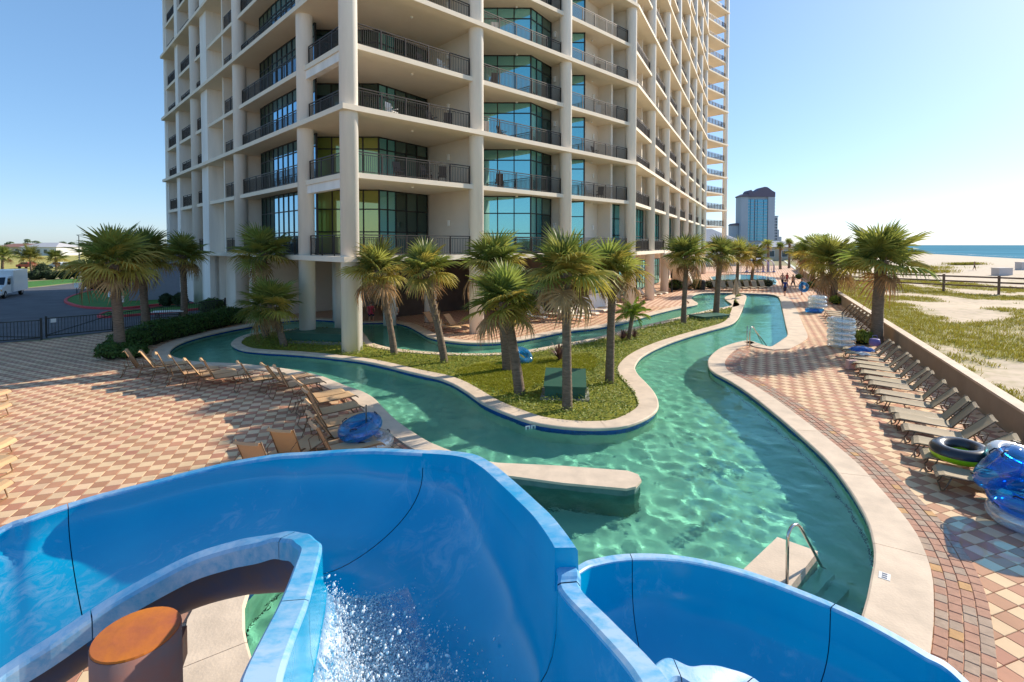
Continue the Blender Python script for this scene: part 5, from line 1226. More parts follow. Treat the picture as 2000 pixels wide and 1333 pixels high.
I1 = [(-.52, .25, 4.42), (-0.52,1.07,4.2), (-0.64,1.39,4.08), (-0.74,1.71,3.95), (-0.81,1.98,3.86), (-0.88,2.22,3.78), (-0.96,2.49,3.7), (-1.01,2.66,3.65), (-1.07,2.83,3.6), (-1.16,2.97,3.55), (-1.24,3.09,3.51), (-1.33,3.18,3.47), (-1.43,3.25,3.44), (-1.58,3.32,3.38), (-1.75,3.37,3.33), (-1.87,3.4,3.29), (-2.12,3.41,3.21), (-2.33,3.36,3.13), (-2.6,3.24,3.01), (-2.81,3.08,2.9), (-3.01,2.93,2.8), (-3.2, 2.5, 2.7), (-3.35, 2.1, 2.6), (-3.4, 1.6, 2.5)]
def dense(P_, m_):
    q = spline(P_, .04, False); idx = np.linspace(0, len(P_) - 1, m_); out = []
    P_ = np.array(P_, float); n = len(P_)
    for u in idx:
        i = min(int(u), n - 2); t = u - i; a, b, c, d = P_[max(i - 1, 0)], P_[i], P_[i + 1], P_[min(i + 2, n - 1)]
        out.append(.5 * ((2 * b) + (c - a) * t + (2 * a - 5 * b + 4 * c - d) * t * t + (-a + 3 * b - 3 * c + d) * t ** 3))
    return np.array(out)
assert len(O1) == len(I1), (len(O1), len(I1))
s1 = thing('water_slide', 'wet blue open water slide curving away and left in front of the deck', 'water slide')
NO = 120; rows1 = slide_build(s1, dense(O1, NO), dense(I1, NO), (.60, .35), [.19, .50, .80], .10, .12)
# raised wall panel bolted onto the outer rim where the bend begins
Od, Id = dense(O1, NO), dense(I1, NO); mb = MB(); ks = list(range(26, 60))
for q, k in enumerate(ks):
    o, i = Vector(Od[k]), Vector(Id[k]); ax = Vector((i.x - o.x, i.y - o.y, 0)).normalized(); h_ = .085 * (1 - q / len(ks)) + .012
    for a_, z_ in ((.008, -.10), (.008, h_), (-.085, h_), (-.095, h_ - .015), (-.102, -.12)): p = o + ax * a_; mb.v.append((p.x, p.y, p.z + .012 + z_))
nq = len(ks)
for q in range(nq - 1):
    for j in range(4): mb.f.append((q * 5 + j, q * 5 + j + 1, (q + 1) * 5 + j + 1, (q + 1) * 5 + j)); mb.m.append(1 if j == 0 else 0)
mb.f.append((0, 1, 2, 3, 4)); mb.f.append(tuple((nq - 1) * 5 + j for j in (4, 3, 2, 1, 0))); mb.m += [1, 0]
mb.build('raised_wall_panel', ['slide_rim', 'slide_inside'], s1, fix=True)
O2 = [(.25, 2.3, 2.85), (.10, 2.9, 2.78), (.16, 3.5, 2.72), (0.55,4,2.68), (0.72,4.13,2.66), (0.95,4.22,2.64), (1.22,4.26,2.62), (1.49,4.25,2.6), (1.77,4.18,2.58), (2.02,4.09,2.55), (2.32,3.91,2.52), (2.54,3.76,2.49), (2.7,3.62,2.46), (2.84,3.46,2.43), (2.95,3.31,2.4), (2.95, 2.7, 2.33), (2.75, 2.0, 2.25)]
I2 = [(.78, 2.0, 2.80), (.72, 2.4, 2.76), (.72, 2.75, 2.70), (.79, 2.99, 2.66), (.89, 3.14, 2.64), (1.01, 3.23, 2.62), (1.13,3.19,2.6), (1.23,3.22,2.58), (1.33,3.24,2.56), (1.41,3.24,2.54), (1.52,3.23,2.51), (1.6,3.18,2.48), (1.72, 2.92, 2.45), (1.80, 2.75, 2.42), (1.86, 2.55, 2.39), (1.86, 2.2, 2.32), (1.75, 1.7, 2.25)]
assert len(O2) == len(I2), (len(O2), len(I2))
s2 = thing('water_slide', 'lower dark blue open water slide looping right under the first slide', 'water slide')
slide_build(s2, dense(O2, NO), dense(I2, NO), (.62, .62), [.33, .66], .09, .16)
# posts carrying the slides
mat('post_paint', lin(176, 112, 92), .7, col2=lin(146, 122, 116), vscale=4); mat('rust', lin(206, 120, 34), .9, col2=lin(160, 84, 66), vscale=2.6, detail=5, bump=.15, bscale=20)
def slide_post(p, h, r_, label, cap='rust'):
    t = thing('slide_post', label, 'post', (*p, 0)); mb = MB().lathe([(r_, -.02), (r_, h)], n=32); me = mb.build('shaft', 'post_paint', t)
    for q in me.data.polygons: q.use_smooth = len(q.vertices) == 4
    MB().lathe([(r_ * .985, h + .002), (r_ * .97, h + .012), (r_ * .5, h + .018)], n=32).build('cap_plate', cap, t); MB().lathe([(r_ * 1.7, 0), (r_ * 1.7, .03)], n=24).build('foot_plate', 'post_paint', t)
    return t
sp = slide_post((-2.06, 2.75), 3.16, .208, 'thick round steel post with a rusty orange flat top inside the slide bend')
MB().box((-.15, .36, 2.55), (.16, .75, .2), .35).build('bracket', 'post_paint', sp); MB().box((-.15, .36, 1.9), (.12, .8, .14), .35, rx=.6).build('bracket', 'post_paint', sp)
slide_post((.55, 4.3), 2.0, .16, 'round post under the lower slide, mostly hidden'); slide_post((2.55, 3.9), 1.8, .16, 'round post carrying the outer side of the lower slide')
# splash and droplets at the start of the first slide
sp_m = glassy('splash_water', (.92, .96, 1.0), (1, 1, 1), .22, .05, transp=.35); mat('splash_foam', lin(240, 246, 250), .5, transl=.3)
def icos(mb, p, r_, tri, vv, st=None, mi=0):
    o = len(mb.v)
    for v in vv:
        q = Vector(v) * r_
        if st is not None: q = q + st * q.dot(st) * 1.2
        mb.v.append((p[0] + q.x, p[1] + q.y, p[2] + q.z))
    mb.f += [tuple(o + i for i in t) for t in tri]; mb.m += [mi] * len(tri)
b = bmesh.new(); bmesh.ops.create_icosphere(b, subdivisions=1, radius=1); iv = [v.co.copy() for v in b.verts]; it = [tuple(v.index for v in f.verts) for f in b.faces]; b.free()
r = random.Random(12); mb = MB()
ST_ = [k for k in range(NO) if 1.75 < (rows1[k][0][11].y) < 2.85]
def surf(u, v):                                                    # point and normal on the trough near the inner wall
    kf = ST_[0] + u * (len(ST_) - 1.001); k = int(kf); f = kf - k; jf = v * 22; j = min(int(jf), 21); g_ = jf - j
    a_ = rows1[k][0]; b_ = rows1[k + 1][0]
    p = (a_[j].lerp(a_[j + 1], g_)).lerp(b_[j].lerp(b_[j + 1], g_), f); du = b_[j] - a_[j]; dv = a_[j + 1] - a_[j]; n = du.cross(dv).normalized()
    return p, (n if n.z > 0 else -n)
for k in range(26000):
    u = min(.999, abs(r.gauss(0, .40))) if r.random() < .9 else r.random(); v = .76 + r.gauss(0, .09) - abs(r.gauss(0, .16)) * (1 - u * .6)
    if not (.22 < v < .95) or r.random() > math.exp(-max(0, .66 - v) * 5): continue
    p, n = surf(u, v); hgt = .006 + abs(r.gauss(0, .05)) * (1.15 - u) * (1 if r.random() < .88 else 2.0)
    p = p + n * hgt + Vector((r.gauss(.03, .03), 0, hgt * .5)); rad = .0013 + .0036 * r.random() ** 3 + .006 * r.random() ** 12
    icos(mb, p, rad, it, iv, Vector((r.gauss(.3, .5), r.gauss(1, .5), r.gauss(.5, .6))).normalized() * (.3 + r.random() * .7), 0 if r.random() < .4 else 1)
tag(mb.build('water_splash', ['splash_water', 'splash_foam'], smooth=True), 'white splash and flying drops of water in the first blue slide', 'splash', kind='stuff')
# running water film with white rushing streaks at the slide start
fm = MB(); nx, ny = 44, 80
for j in range(ny + 1):
    for i in range(nx + 1):
        u, v = j / ny * .99, .50 + .42 * i / nx; p, n = surf(u, v); e = min(1, i / 8, (nx - i) / 8) * min(1, (ny - j) / 16)
        q = .004 + e * (.05 * float(vnoise(np.array(i * .42 + 3.), np.array(j * .30 + 3.), 31)) + .022 * float(vnoise(np.array(i * 1.1 + 3.), np.array(j * .9 + 3.), 32)))
        p = p + n * q; fm.v.append(tuple(p))
fm.f = [(j * (nx + 1) + i, j * (nx + 1) + i + 1, (j + 1) * (nx + 1) + i + 1, (j + 1) * (nx + 1) + i) for j in range(ny) for i in range(nx)]; fm.m = [0] * len(fm.f)
m = glassy('rushing_water', (.80, .93, 1.0), (1, 1, 1), .06, .08, transp=.86); N = m.node_tree.nodes; L = m.node_tree.links
out = N['Material Output'].inputs['Surface'].links[0].from_socket; df = N.new('ShaderNodeBsdfDiffuse'); df.inputs['Color'].default_value = (.85, .92, .96, 1)
geo = N.new('ShaderNodeNewGeometry'); mp = N.new('ShaderNodeMapping'); mp.inputs['Scale'].default_value = (1.6, .7, 1); n_ = N.new('ShaderNodeTexNoise'); n_.inputs['Scale'].default_value = 11; n_.inputs['Detail'].default_value = 7; n_.inputs['Distortion'].default_value = 1.0
L.new(geo.outputs['Position'], mp.inputs['Vector']); L.new(mp.outputs[0], n_.inputs['Vector']); fa = N.new('ShaderNodeAttribute'); fa.attribute_name = 'froth'; mr = N.new('ShaderNodeMapRange'); mr.inputs[1].default_value = .42; mr.inputs[2].default_value = .66; mr.inputs[4].default_value = .85; L.new(n_.outputs['Fac'], mr.inputs[0])
fx_ = N.new('ShaderNodeMath'); fx_.operation = 'MULTIPLY'; L.new(mr.outputs[0], fx_.inputs[0]); L.new(fa.outputs['Fac'], fx_.inputs[1])
ms = N.new('ShaderNodeMixShader'); L.new(fx_.outputs[0], ms.inputs[0]); L.new(out, ms.inputs[1]); L.new(df.outputs[0], ms.inputs[2]); L.new(ms.outputs[0], N['Material Output'].inputs['Surface'])
fo = fm.build('slide_water', 'rushing_water', smooth=True); at = fo.data.attributes.new('froth', 'FLOAT', 'POINT')
at.data.foreach_set('value', np.array([min(1, i / 26) * min(1, (nx - i) / 4) * min(1, (ny - j) / 40) for j in range(ny + 1) for i in range(nx + 1)], np.float32))
tag(fo, 'shallow rushing water with white streaks running down the first slide', 'water', kind='stuff')

# ------------------------------------------------------------------ driveway side
ROAD = [(-26.96,18.83), (-67.99,47.74), (-59.31,51.44), (-59.63,59.5), (-59.58,65.34), (-60.86,71.48), (-61.12,77.74), (-61.01,82.55), (-45.83,65.34), (-36.23,55.18), (-28.22,46.9), (-22.36,39.86), (-23.47,34.88), (-24.63,31.56), (-26.55,28.97), (-27.9,27.75)]
tag(MB().prism(ROAD, None, -.045).build('driveway', 'asphalt'), kind='structure')
mat('lawn_green', lin(74, 128, 46), .95, col2=lin(58, 104, 40), vscale=1.2, bump=.5, bscale=40); mat('kerb_red', lin(196, 70, 74), .8, var=.2, vscale=3); mat('field', lin(188, 172, 90), .95, col2=lin(150, 146, 72), vscale=.08)
def lawn_island(name, pts, kerb, zt=.07):
    s = struct(name); P_ = spline(pts, .5); 
    if area2(P_) < 0: P_ = P_[::-1]
    nr = normals2(P_); MB().prism([tuple(q) for q in P_[:, :2]], -.06, zt).build('turf', 'lawn_green', s)
    if kerb:
        q = np.c_[P_[:, :2], np.zeros(len(P_))]; loft(q, nr, [(-.04, zt - .02), (-.04, .115), (.0, .125), (.16, .125), (.19, .1), (.19, -.06)]).build('kerb', 'kerb_red', s, fix=True)
    return s
lawn_island('verge_island', [(-42.06,48.21), (-45.67,53.6), (-48.94,61.04), (-49.15,68.13), (-44.71,68.13), (-34,52.01), (-31.25,46.51), (-31.46,44.17), (-32.53,42.39), (-35.15,42.73), (-38.07,44.54)], True)
lawn_island('verge_strip', [(-29.83,37.28), (-31.49,39.82), (-30.32,41.39), (-29.49,44.54), (-27.97,46.1), (-25.49,43.44), (-26.08,41.39), (-27.56,39.23)], True)
lawn_island('far_verge', [(-61.72,47.34), (-78.62,60.34), (-71,70.88), (-69.48,77.08), (-67.68,84.47), (-63.97,88.73), (-57.72,80.61), (-61.5,78.22), (-62.01,72.83), (-60.47,60.34)], False, -.02)
tag(MB().prism([(-152.51,80.15), (-62.17,92.68), (-307.05,458.32), (-870.73,458.32)], None, -.05).build('field', 'field'), kind='structure')
# fence and sliding gates
def bar_fence(name, label, cat, a, b, h, brace=0, posts=True, nb=.14):
    a, b = Vector((*a, 0)), Vector((*b, 0)); t = thing(name, label, cat, a); d = b - a; L_ = d.length; u = d / L_; rz = math.atan2(u.y, u.x); t.rotation_euler = (0, 0, rz)
    MB().box((L_ / 2, 0, h), (L_, .05, .05)).build('top_rail', 'post_dark', t); MB().box((L_ / 2, 0, .12), (L_, .05, .06)).build('bottom_rail', 'post_dark', t)
    mb = MB(); k = int(L_ / nb)
    for i in range(1, k): mb.box((L_ * i / k, 0, h / 2 + .05), (.022, .022, h - .1))
    tag(mb.build('bars', 'post_dark', t), kind='stuff')
    if posts:
        for x in (0.04, L_ - .04): MB().box((x, 0, h / 2 + .06), (.09, .09, h + .14)).build('post', 'post_dark', t)
    if brace:
        z0, z1 = (.15, h - .1) if brace > 0 else (h * .55, .15); MB().tube([(.1, .03, z0), (L_ - .1, .03, z1)], .025, 6).build('brace', 'post_dark', t)
    return t
bar_fence('driveway_gate', 'black barred gate leaf with a falling brace at the picture edge', 'gate', (-29.5, 26.2), (-26.19,28.41), 1.1, -1)
gt = bar_fence('driveway_gate', 'black barred gate leaf with a rising brace and a white sign', 'gate', (-26.59,29.04), (-24.46,31.29), 1.1, 1)
MB().box((.35, -.05, .95), (.24, .02, .22)).build('sign', 'white_paint', gt)
p_ = [(-24.39,31.29), (-23.88,33.48), (-22.98,35.76), (-22.01,39.23)]
for k, lb in enumerate(('black barred fence panel next to the gate behind the foremost hedge palm', 'black barred fence panel in front of the picnic table', 'black barred fence panel ending at the shaded tower wall')): bar_fence('fence_panel', lb, 'fence', p_[k], p_[k + 1], 1.1, 0)
# picnic table
pt = thing('picnic_table', 'pale picnic table with dark benches behind the barred fence', 'table', (*(-23.73,35.28), -.04), .35)
MB().box((0, 0, .74), (1.9, .8, .06)).build('table_top', 'white_paint', pt)
for s in (-1, 1):
    MB().box((0, s * .75, .43), (1.9, .28, .05)).build('bench', 'chair_dark', pt)
    MB().tube([(s * .7, -.8, 0), (s * .7, -.2, .71)], .03, 6).build('leg', 'chair_dark', pt); MB().tube([(s * .7, .8, 0), (s * .7, .2, .71)], .03, 6).build('leg', 'chair_dark', pt); MB().box((s * .7, 0, .40), (.05, 1.7, .05)).build('bench_bearer', 'chair_dark', pt)
# box truck
mat('truck_white', lin(226, 230, 232), .35, coat=.3); mat('truck_glass', lin(30, 44, 56), .1); mat('tyre', lin(28, 28, 28), .9); mat('lamp_amber', lin(250, 170, 60), .3); mat('chrome', (.6, .6, .6), .25, metal=.9)
tk = thing('box_truck', 'white box truck parked facing the gate at the picture edge', 'truck', (*(-51.36,50.52), -.04), R(-62))
tk.scale = (1, 1, 1)
MB().box((-3.4, 0, 1.62), (4.0, 2.3, 2.2)).build('cargo_box', 'truck_white', tk)
mb = MB(); prof = [(.95, .45), (1.0, .95), (.85, 1.15), (.05, 1.28), (-.55, 2.1), (-1.38, 2.15), (-1.38, .45)]
for y in (-1.0, 1.0): mb.v += [(x, y, z) for x, z in prof]
n = len(prof); mb.f = [tuple(range(n)), tuple(range(2 * n - 1, n - 1, -1))] + [(i, n + i, n + (i + 1) % n, (i + 1) % n) for i in range(n)]; mb.m = [0] * len(mb.f); mb.build('cab', 'truck_white', tk, fix=True)
mb = MB(); mb.add([(.02, -.86, 1.33), (.02, .86, 1.33), (-.52, .82, 2.06), (-.52, -.82, 2.06)], [(0, 1, 2, 3)]); 
for i in range(4): v = mb.v[i]; mb.v[i] = (v[0] + .02, v[1], v[2] + .012)
mb.build('windscreen', 'truck_glass', tk)
for y in (-1.012, 1.012): MB().box((-.75, y, 1.65), (.75, .02, .6)).build('side_window', 'truck_glass', tk)
for y in (-.78, .78): MB().box((.99, y, .86), (.06, .3, .2)).build('headlight', 'chrome', tk); MB().box((.98, y * 1.2, .86), (.05, .1, .2)).build('indicator', 'lamp_amber', tk); MB().box((-.1, y * 1.5, 1.5), (.08, .2, .3)).build('mirror', 'tyre', tk)
MB().box((1.0, 0, .8), (.05, 1.0, .26)).build('grille', 'tyre', tk); MB().box((1.02, 0, .48), (.12, 2.0, .2)).build('bumper', 'chrome', tk)
for x in (.25, -4.2):
    for y in (-.9, .9):
        w = thing('wheel', None, None, (x, y, .38)); w.parent = tk; MB().tube([(0, -.12, 0), (0, .12, 0)], .38, 20).build('tyre', 'tyre', w); MB().tube([(0, -.13, 0), (0, .13, 0)], .2, 14).build('rim', 'chrome', w)
# parked cars far off
def small_car(p, rz, body, lb):
    mat(body + '_car', lin(*{'silver': (190, 192, 196), 'white': (232, 232, 230), 'red': (170, 60, 44)}[body]), .35, coat=.5)
    t = thing('parked_car', lb, 'car', (*p, -.05), rz); mb = MB(); prof = [(-2.1, .35), (-2.1, .85), (-1.5, .95), (-.9, 1.42), (.5, 1.42), (1.1, .98), (2.0, .85), (2.15, .6), (2.15, .35)]
    for y in (-.85, .85): mb.v += [(x, y, z) for x, z in prof]
    n = len(prof); mb.f = [tuple(range(n)), tuple(range(2 * n - 1, n - 1, -1))] + [(i, n + i, n + (i + 1) % n, (i + 1) % n) for i in range(n)]; mb.m = [0] * len(mb.f); mb.build('body', body + '_car', t, fix=True)
    for y in (-.86, .86): MB().box((-.2, y, 1.17), (1.6, .02, .34)).build('window', 'truck_glass', t)
    for x in (-1.3, 1.35):
        for y in (-.8, .8): MB().tube([(x, y - .1, .32), (x, y + .1, .32)], .32, 14).build('wheel', 'tyre', t)
small_car((-102.38,115.97), .1, 'silver', 'pale silver car parked across the field beside the distant palm')
small_car((-100.06,115.97), .05, 'white', 'white car parked across the field, next to the silver one')
small_car((-109.58,115.97), .0, 'red', 'small red car parked across the field behind the thin palm')
# street lamp and signs
sl_ = thing('street_lamp', 'tall thin street lamp on the driveway verge', 'street lamp', (*(-63.32,74.9), -.03)); MB().tube([(0, 0, 0), (0, 0, 6.6), (-.25, 0, 6.75)], [.1, .06, .05], 8).build('pole', 'pole_metal', sl_); MB().box((.35, 0, 6.75), (1.3, .1, .08)).build('arm', 'post_dark', sl_); MB().box((.95, 0, 6.7), (.5, .25, .12)).build('lamp_head', 'post_dark', sl_); MB().lathe([(.3, 0), (.3, .7)], n=14).build('footing', 'pad_concrete', sl_)
for p, h, lb in (((-45.21,53.06), 1.1, 'small white sign on a dark post at the red kerb tip'), ((-34.98,44.54), 1.0, 'small white notice on a post in the verge behind the hedge palms'), ((-31.64,41.39), .9, 'low white notice on a post near the second red kerb')):
    t = thing('sign_post', lb, 'sign', (*p, 0)); MB().tube([(0, 0, 0), (0, 0, h)], .03, 6).build('post', 'post_dark', t); MB().box((0, -.04, h), (.42, .03, .5)).build('panel', 'white_paint', t)
# far hedge, shrubs, grey building, houses, trees
hb = []
for k in range(26): x, y = (-74.57,75.97)[0] + k * 1.65, (-74.57,75.97)[1] + k * .72; hb.append(((x, y + 1.5, .55), (1.25, 1.0, .85 + random.uniform(-.1, .2))))
shrub('hedge', 'dark long hedge along the far side of the driveway', hb, 7000, .16, 'dark_leaf', 21, 'hedge')
for k, (x, y, h, lb) in enumerate(((*(-73,79.4), 2.4, 'dark conical shrub rising from the driveway hedge'), (*(-50.28,61.04), 1.7, 'dark shrub on the verge beside the street lamp'), (*(-45,56.47), 2.0, 'broad dark shrub on the verge behind the foremost hedge palm'), (*(-44.42,57.7), 2.2, 'dark shrub on the verge next to the grey building'), (*(-29.41,43.44), 1.1, 'low dark shrub on the lawn in front of the shaded tower wall'), (*(-28.24,43.44), 1.2, 'round dark shrub touching the shaded tower wall'))):
    shrub('verge_shrub', lb, [((x, y, h * .45), (h * .5, h * .5, h * .6))], 1500, .10, 'dark_leaf', 30 + k)
mat('grey_render', lin(138, 138, 146), .85, var=.06); mat('roof_grey', lin(196, 192, 190), .8, var=.1); mat('roof_red', lin(150, 110, 96), .85, var=.15); mat('house_white', lin(214, 214, 212), .8); mat('house_tan', lin(190, 176, 156), .85); mat('win_far', lin(70, 84, 92), .2)
def house(name, lb, x, y, w, d, h, roofh, wall, roof, rz=0., hip=True, nwin=4, floors=1):
    t = thing(name, lb, 'house', (x, y, -.05), rz); MB().box((0, 0, h / 2), (w, d, h)).build('walls', wall, t); e = .6; k = min(w, d) / 2 if hip else 0
    rf = MB(); rf.add([(-w / 2 - e, -d / 2 - e, h), (w / 2 + e, -d / 2 - e, h), (w / 2 + e, d / 2 + e, h), (-w / 2 - e, d / 2 + e, h), (-w / 2 + k, 0, h + roofh), (w / 2 - k, 0, h + roofh)], [(0, 1, 5, 4), (1, 2, 5), (2, 3, 4, 5), (3, 0, 4), (3, 2, 1, 0)]); rf.build('roof', roof, t)
    for f in range(floors):
        for i in range(nwin):
            xx = -w / 2 + w * (i + .5) / nwin; zz = h * (f + .5) / floors; wn_ = MB().box((xx, -d / 2 - .02, zz), (w / nwin * .5, .08, h / floors * .5)).build('window', 'house_white', t); MB().box((xx, -d / 2 - .07, zz), (w / nwin * .42, .06, h / floors * .42)).build('pane', 'win_far', wn_)
    return t
t = thing('grey_annex', 'plain grey windowless annex wall beside the shaded tower side', 'building', (-33, 52, -.05), .5); MB().box((0, 0, 2.4), (9, 5, 4.8)).build('walls', 'grey_render', t); MB().box((0, 0, 4.85), (9.3, 5.3, .12)).build('parapet', 'grey_render', t)
house('distant_house', 'distant white house with a pale hip roof and dormer', -232, 258, 22, 12, 4.2, 2.2, 'house_white', 'roof_grey', -.2, nwin=5)
house('distant_house', 'distant low house with a reddish roof', -275, 290, 24, 12, 4.2, 1.8, 'house_tan', 'roof_red', .1, nwin=5)
house('distant_house', 'distant grey-blue house right of the white one', -215, 285, 16, 10, 4.0, 2.4, 'grey_render', 'roof_grey', 0, nwin=3)
mat('far_leaf', lin(92, 108, 70), .9, island=.2)
for k, (px_, hh) in enumerate(((-.985, 7.2), (-.965, 5.6), (-.948, 9.4), (-.925, 7.8), (-.9, 6.0), (-.875, 7.4), (-.86, 6.8), (-.84, 6.2), (-.80, 5.6), (-.76, 6.0), (-.72, 5.2))):
    y = 330 + 14 * (k % 3); x = px_ * y
    t = thing('distant_tree', 'distant green tree on the skyline, %s counted from the truck side' % ORD[k], 'tree', (x, y, -.05), group='trees on the skyline'); MB().tube([(0, 0, 0), (.2, 0, hh * .7)], [.3, .12], 6).build('trunk', 'palm_trunk', t)
    bl = [((random.uniform(-1.2, 1.2), random.uniform(-1, 1), hh * u), (1.6 + random.random(), 1.6, 1.1)) for u in (.6, .75, .88)]
    tag(leafmass(MB(), bl, 700, .34, 40 + k).build('crown', 'far_leaf', t), kind='stuff')
bb = []
for k in range(60): x = -420 + k * 8; bb.append(((x, 420 + 30 * math.sin(k), 1.6), (6.5, 5, 2.6 + 1.2 * random.random())))
o = leafmass(MB(), bb, 9000, .8, 77).build('treeline', 'far_leaf'); tag(o, 'low green treeline along the land horizon', 'treeline', kind='stuff')

# ------------------------------------------------------------------ beyond the pool end
hs = house('pool_house', 'white pool house with a pale hip roof beyond the tower end', 51.5, 139, 19, 14, 6.2, 3.4, 'house_white', 'roof_grey', -.45, nwin=5, floors=2)
house('beach_house', 'grey beach house low behind the far palms', 92, 178, 16, 12, 4.6, 2.0, 'house_tan', 'roof_grey', -.4, nwin=4)
wm2 = glassy('shallow_water', (.22, .66, .70), (.8, .95, 1), .05, .08)
p2 = struct('shallow_pool'); q = [(32.45,83.52), (39.08,90.77), (42.44,89.22), (42.15,82.2), (37.81,73.01), (34.76,67.36), (32.65,66.5), (32.63,74.05), (29.3,74.05)]; MB().prism([tuple(np.array(v) + (np.array(v) - np.mean(q, 0)) * .05) for v in q], -.02, .05).build('coping', 'concrete_coping', p2); MB().prism(q, None, .056).build('pool_surface', 'shallow_water', p2)
hb = [((x, y, .45), (1.15, .9, .6)) for x, y in [tuple(np.array((24.3,62.49)) * (1 - u) + np.array((31.75,64)) * u) for u in np.linspace(0, 1, 10)]]
mat('hedge_brown', lin(112, 104, 62), .8, island=.25, transl=.2)
shrub('hedge', 'low olive-brown hedge between the deck and the shallow turquoise pool', hb, 5000, .09, 'hedge_brown', 51, 'hedge')
for k, px_ in enumerate(np.linspace(1398, 1490, 7)):
    x, y = [a + (b - a) * (px_ - 1398) / 92 for a, b in zip((23.8,59.66), (29.63,60.34))]
    put_lounger('taupe', R(60), x, y, -1.4 - math.pi * 0, 'taupe chair-lounger lined up before the olive hedge, %s counted from the stair' % ORD[k], 'loungers before the olive hedge')
lp2 = [(19.23,60.34), (20.66,62.49), (21.86,63.24), (22.14,61.04)]
shrub('planter_shrub', 'green shrubs at the stair foot on the terrace', [((x, y, .5), (1.0, .9, .75)) for x, y in lp2], 2600, .1, 'hedge_leaf', 53)
lb_ = thing('litter_bin', 'dark litter bin on the far terrace near the hedge', 'bin', (*(22.5,60.34), 0)); MB().lathe([(.3, 0), (.34, .9), (.36, .95)], n=16).build('drum', 'post_dark', lb_); MB().lathe([(.37, .952), (.3, 1.1), (.1, 1.15)], n=16).build('lid', 'post_dark', lb_)
# splash pad: fence, arches, blue shade
mat('play_violet', lin(150, 146, 205), .5); mat('play_blue', lin(40, 110, 190), .6)
bar_fence('pool_fence', 'dark barred fence before the violet splash pad', 'fence', (42.09,95.11), (48.76,95.11), 1.5, 0, nb=.5)
for k, (px_, lbl) in enumerate(((1475, 'violet'), (1486, 'pale violet'), (1496, 'white'))):
    x, y = 0, 0
    t = thing('spray_arch', '%s spray arch on the splash pad by the fence' % lbl, 'spray arch', (*[(px_ - 1000) / 1000 * 100, 100.][0:2], 0)); pts = [(-1.6, 0, 0)] + [(-1.6 * math.cos(a), 0, 1.2 + 1.3 * math.sin(a)) for a in np.linspace(0, math.pi, 9)] + [(1.6, 0, 0)]; MB().tube(pts, .16, 8).build('arch_tube', 'white_paint' if lbl == 'white' else 'play_violet', t, smooth=True)
    for s in (-1, 1): MB().lathe([(.35, 0), (.3, .1)], (s * 1.6, 0, 0), 12).build('foot_ring', 'play_blue', t)
t = thing('shade_umbrella', 'blue open shade umbrella over the splash pad', 'umbrella', (47.5, 99, 0)); MB().tube([(0, 0, 0), (0, 0, 2.6)], .05, 8).build('pole', 'white_paint', t); MB().lathe([(1.7, 2.3), (1.0, 2.75), (.1, 3.1)], n=12).build('canopy', 'play_blue', t)
t = thing('deck_canopy', 'white flat canopy with posts by the far pool', 'canopy', (43.5, 92, 0), -.3); MB().box((0, 0, 2.7), (5, 3, .18)).build('roof', 'white_paint', t)
for x in (-2.3, 2.3):
    for y in (-1.3, 1.3): MB().box((x, y, 1.3), (.12, .12, 2.62)).build('post', 'white_paint', t)
# white low wall on the terrace
t = thing('planter_wall', 'white low wall behind the pale terrace loungers', 'wall'); a, b = W1[2] + n1 * 1.2, W1[3] + n1 * 1.2; c_ = (a + b) / 2
MB().box((c_[0], c_[1], .65), (7.0, .3, 1.3), math.atan2(d1[1], d1[0])).build('wall_body', 'white_paint', t); MB().box((c_[0], c_[1], 1.34), (7.1, .4, .08), math.atan2(d1[1], d1[0])).build('cap', 'stucco', t)
# shrubs at the beach wall
for x, y, lb, sd in ((*(18.7,27.23), 'small bright shrub at the foot of the big wall palm', 61), (*(28.97,45.7), 'small bright shrub at the foot of the palm behind the far tubes', 62), (*(36.94,63.24), 'dark low plants under the far wall palms', 63), (*(44.53,79.4), 'dark low plants by the wall beyond the walkers', 64)):
    shrub('wall_shrub', lb, [((x, y, .3), (.55, .55, .45))], 700, .09, 'cover_leaf' if sd < 63 else 'hedge_leaf', sd)

# ------------------------------------------------------------------ far towers
mat('tower_grey', lin(170, 180, 192), .85, var=.05, vscale=.1); mat('tower_roof', lin(108, 100, 116), .85); glassy('tower_glass', (.06, .26, .38), (.4, .75, .95), .25)
ft = thing('distant_tower', 'distant tall tower with blue-green glass strips and a curved mauve roof', 'building', (0, 0, -.05)); D = 430.
X = lambda px_: (px_ - 1000) * D / 1000.; Z = lambda py_: 5.3 + (478 - py_) * D / 1000.
def fbox(px0, px1, py0, y0, y1, mt, nm, pyb=None):
    z0 = 0 if pyb is None else Z(pyb); z1 = Z(py0); return MB().box(((X(px0) + X(px1)) / 2, (y0 + y1) / 2, (z0 + z1) / 2), (X(px1) - X(px0), y1 - y0, z1 - z0)).build(nm, mt, ft)
fbox(1444, 1458, 385, D - 2, D + 8, 'tower_grey', 'side_wing'); fbox(1458, 1498, 385, D + .5, D + 8, 'tower_grey', 'centre_block'); fbox(1498, 1511, 385, D - 1, D + 8, 'tower_grey', 'side_wing')
for a, b in ((1459, 1463), (1464.5, 1471), (1473.5, 1477), (1478, 1489), (1490, 1497)):
    w = fbox(a, b, 390, D - .3, D + .5, 'tower_glass', 'glass_strip', 470)
    for f in range(14):
        z = Z(470) + (Z(390) - Z(470)) * f / 14; MB().box(((X(a) + X(b)) / 2, D - .35, z), (X(b) - X(a), .5, .35)).build('spandrel', 'tower_grey', w)
for f in range(15):
    z = 8 + f * 2.55; MB().box((X(1511.5), D + 4, z), (2.2, 7, .35)).build('balcony_slab', 'tower_grey', ft)
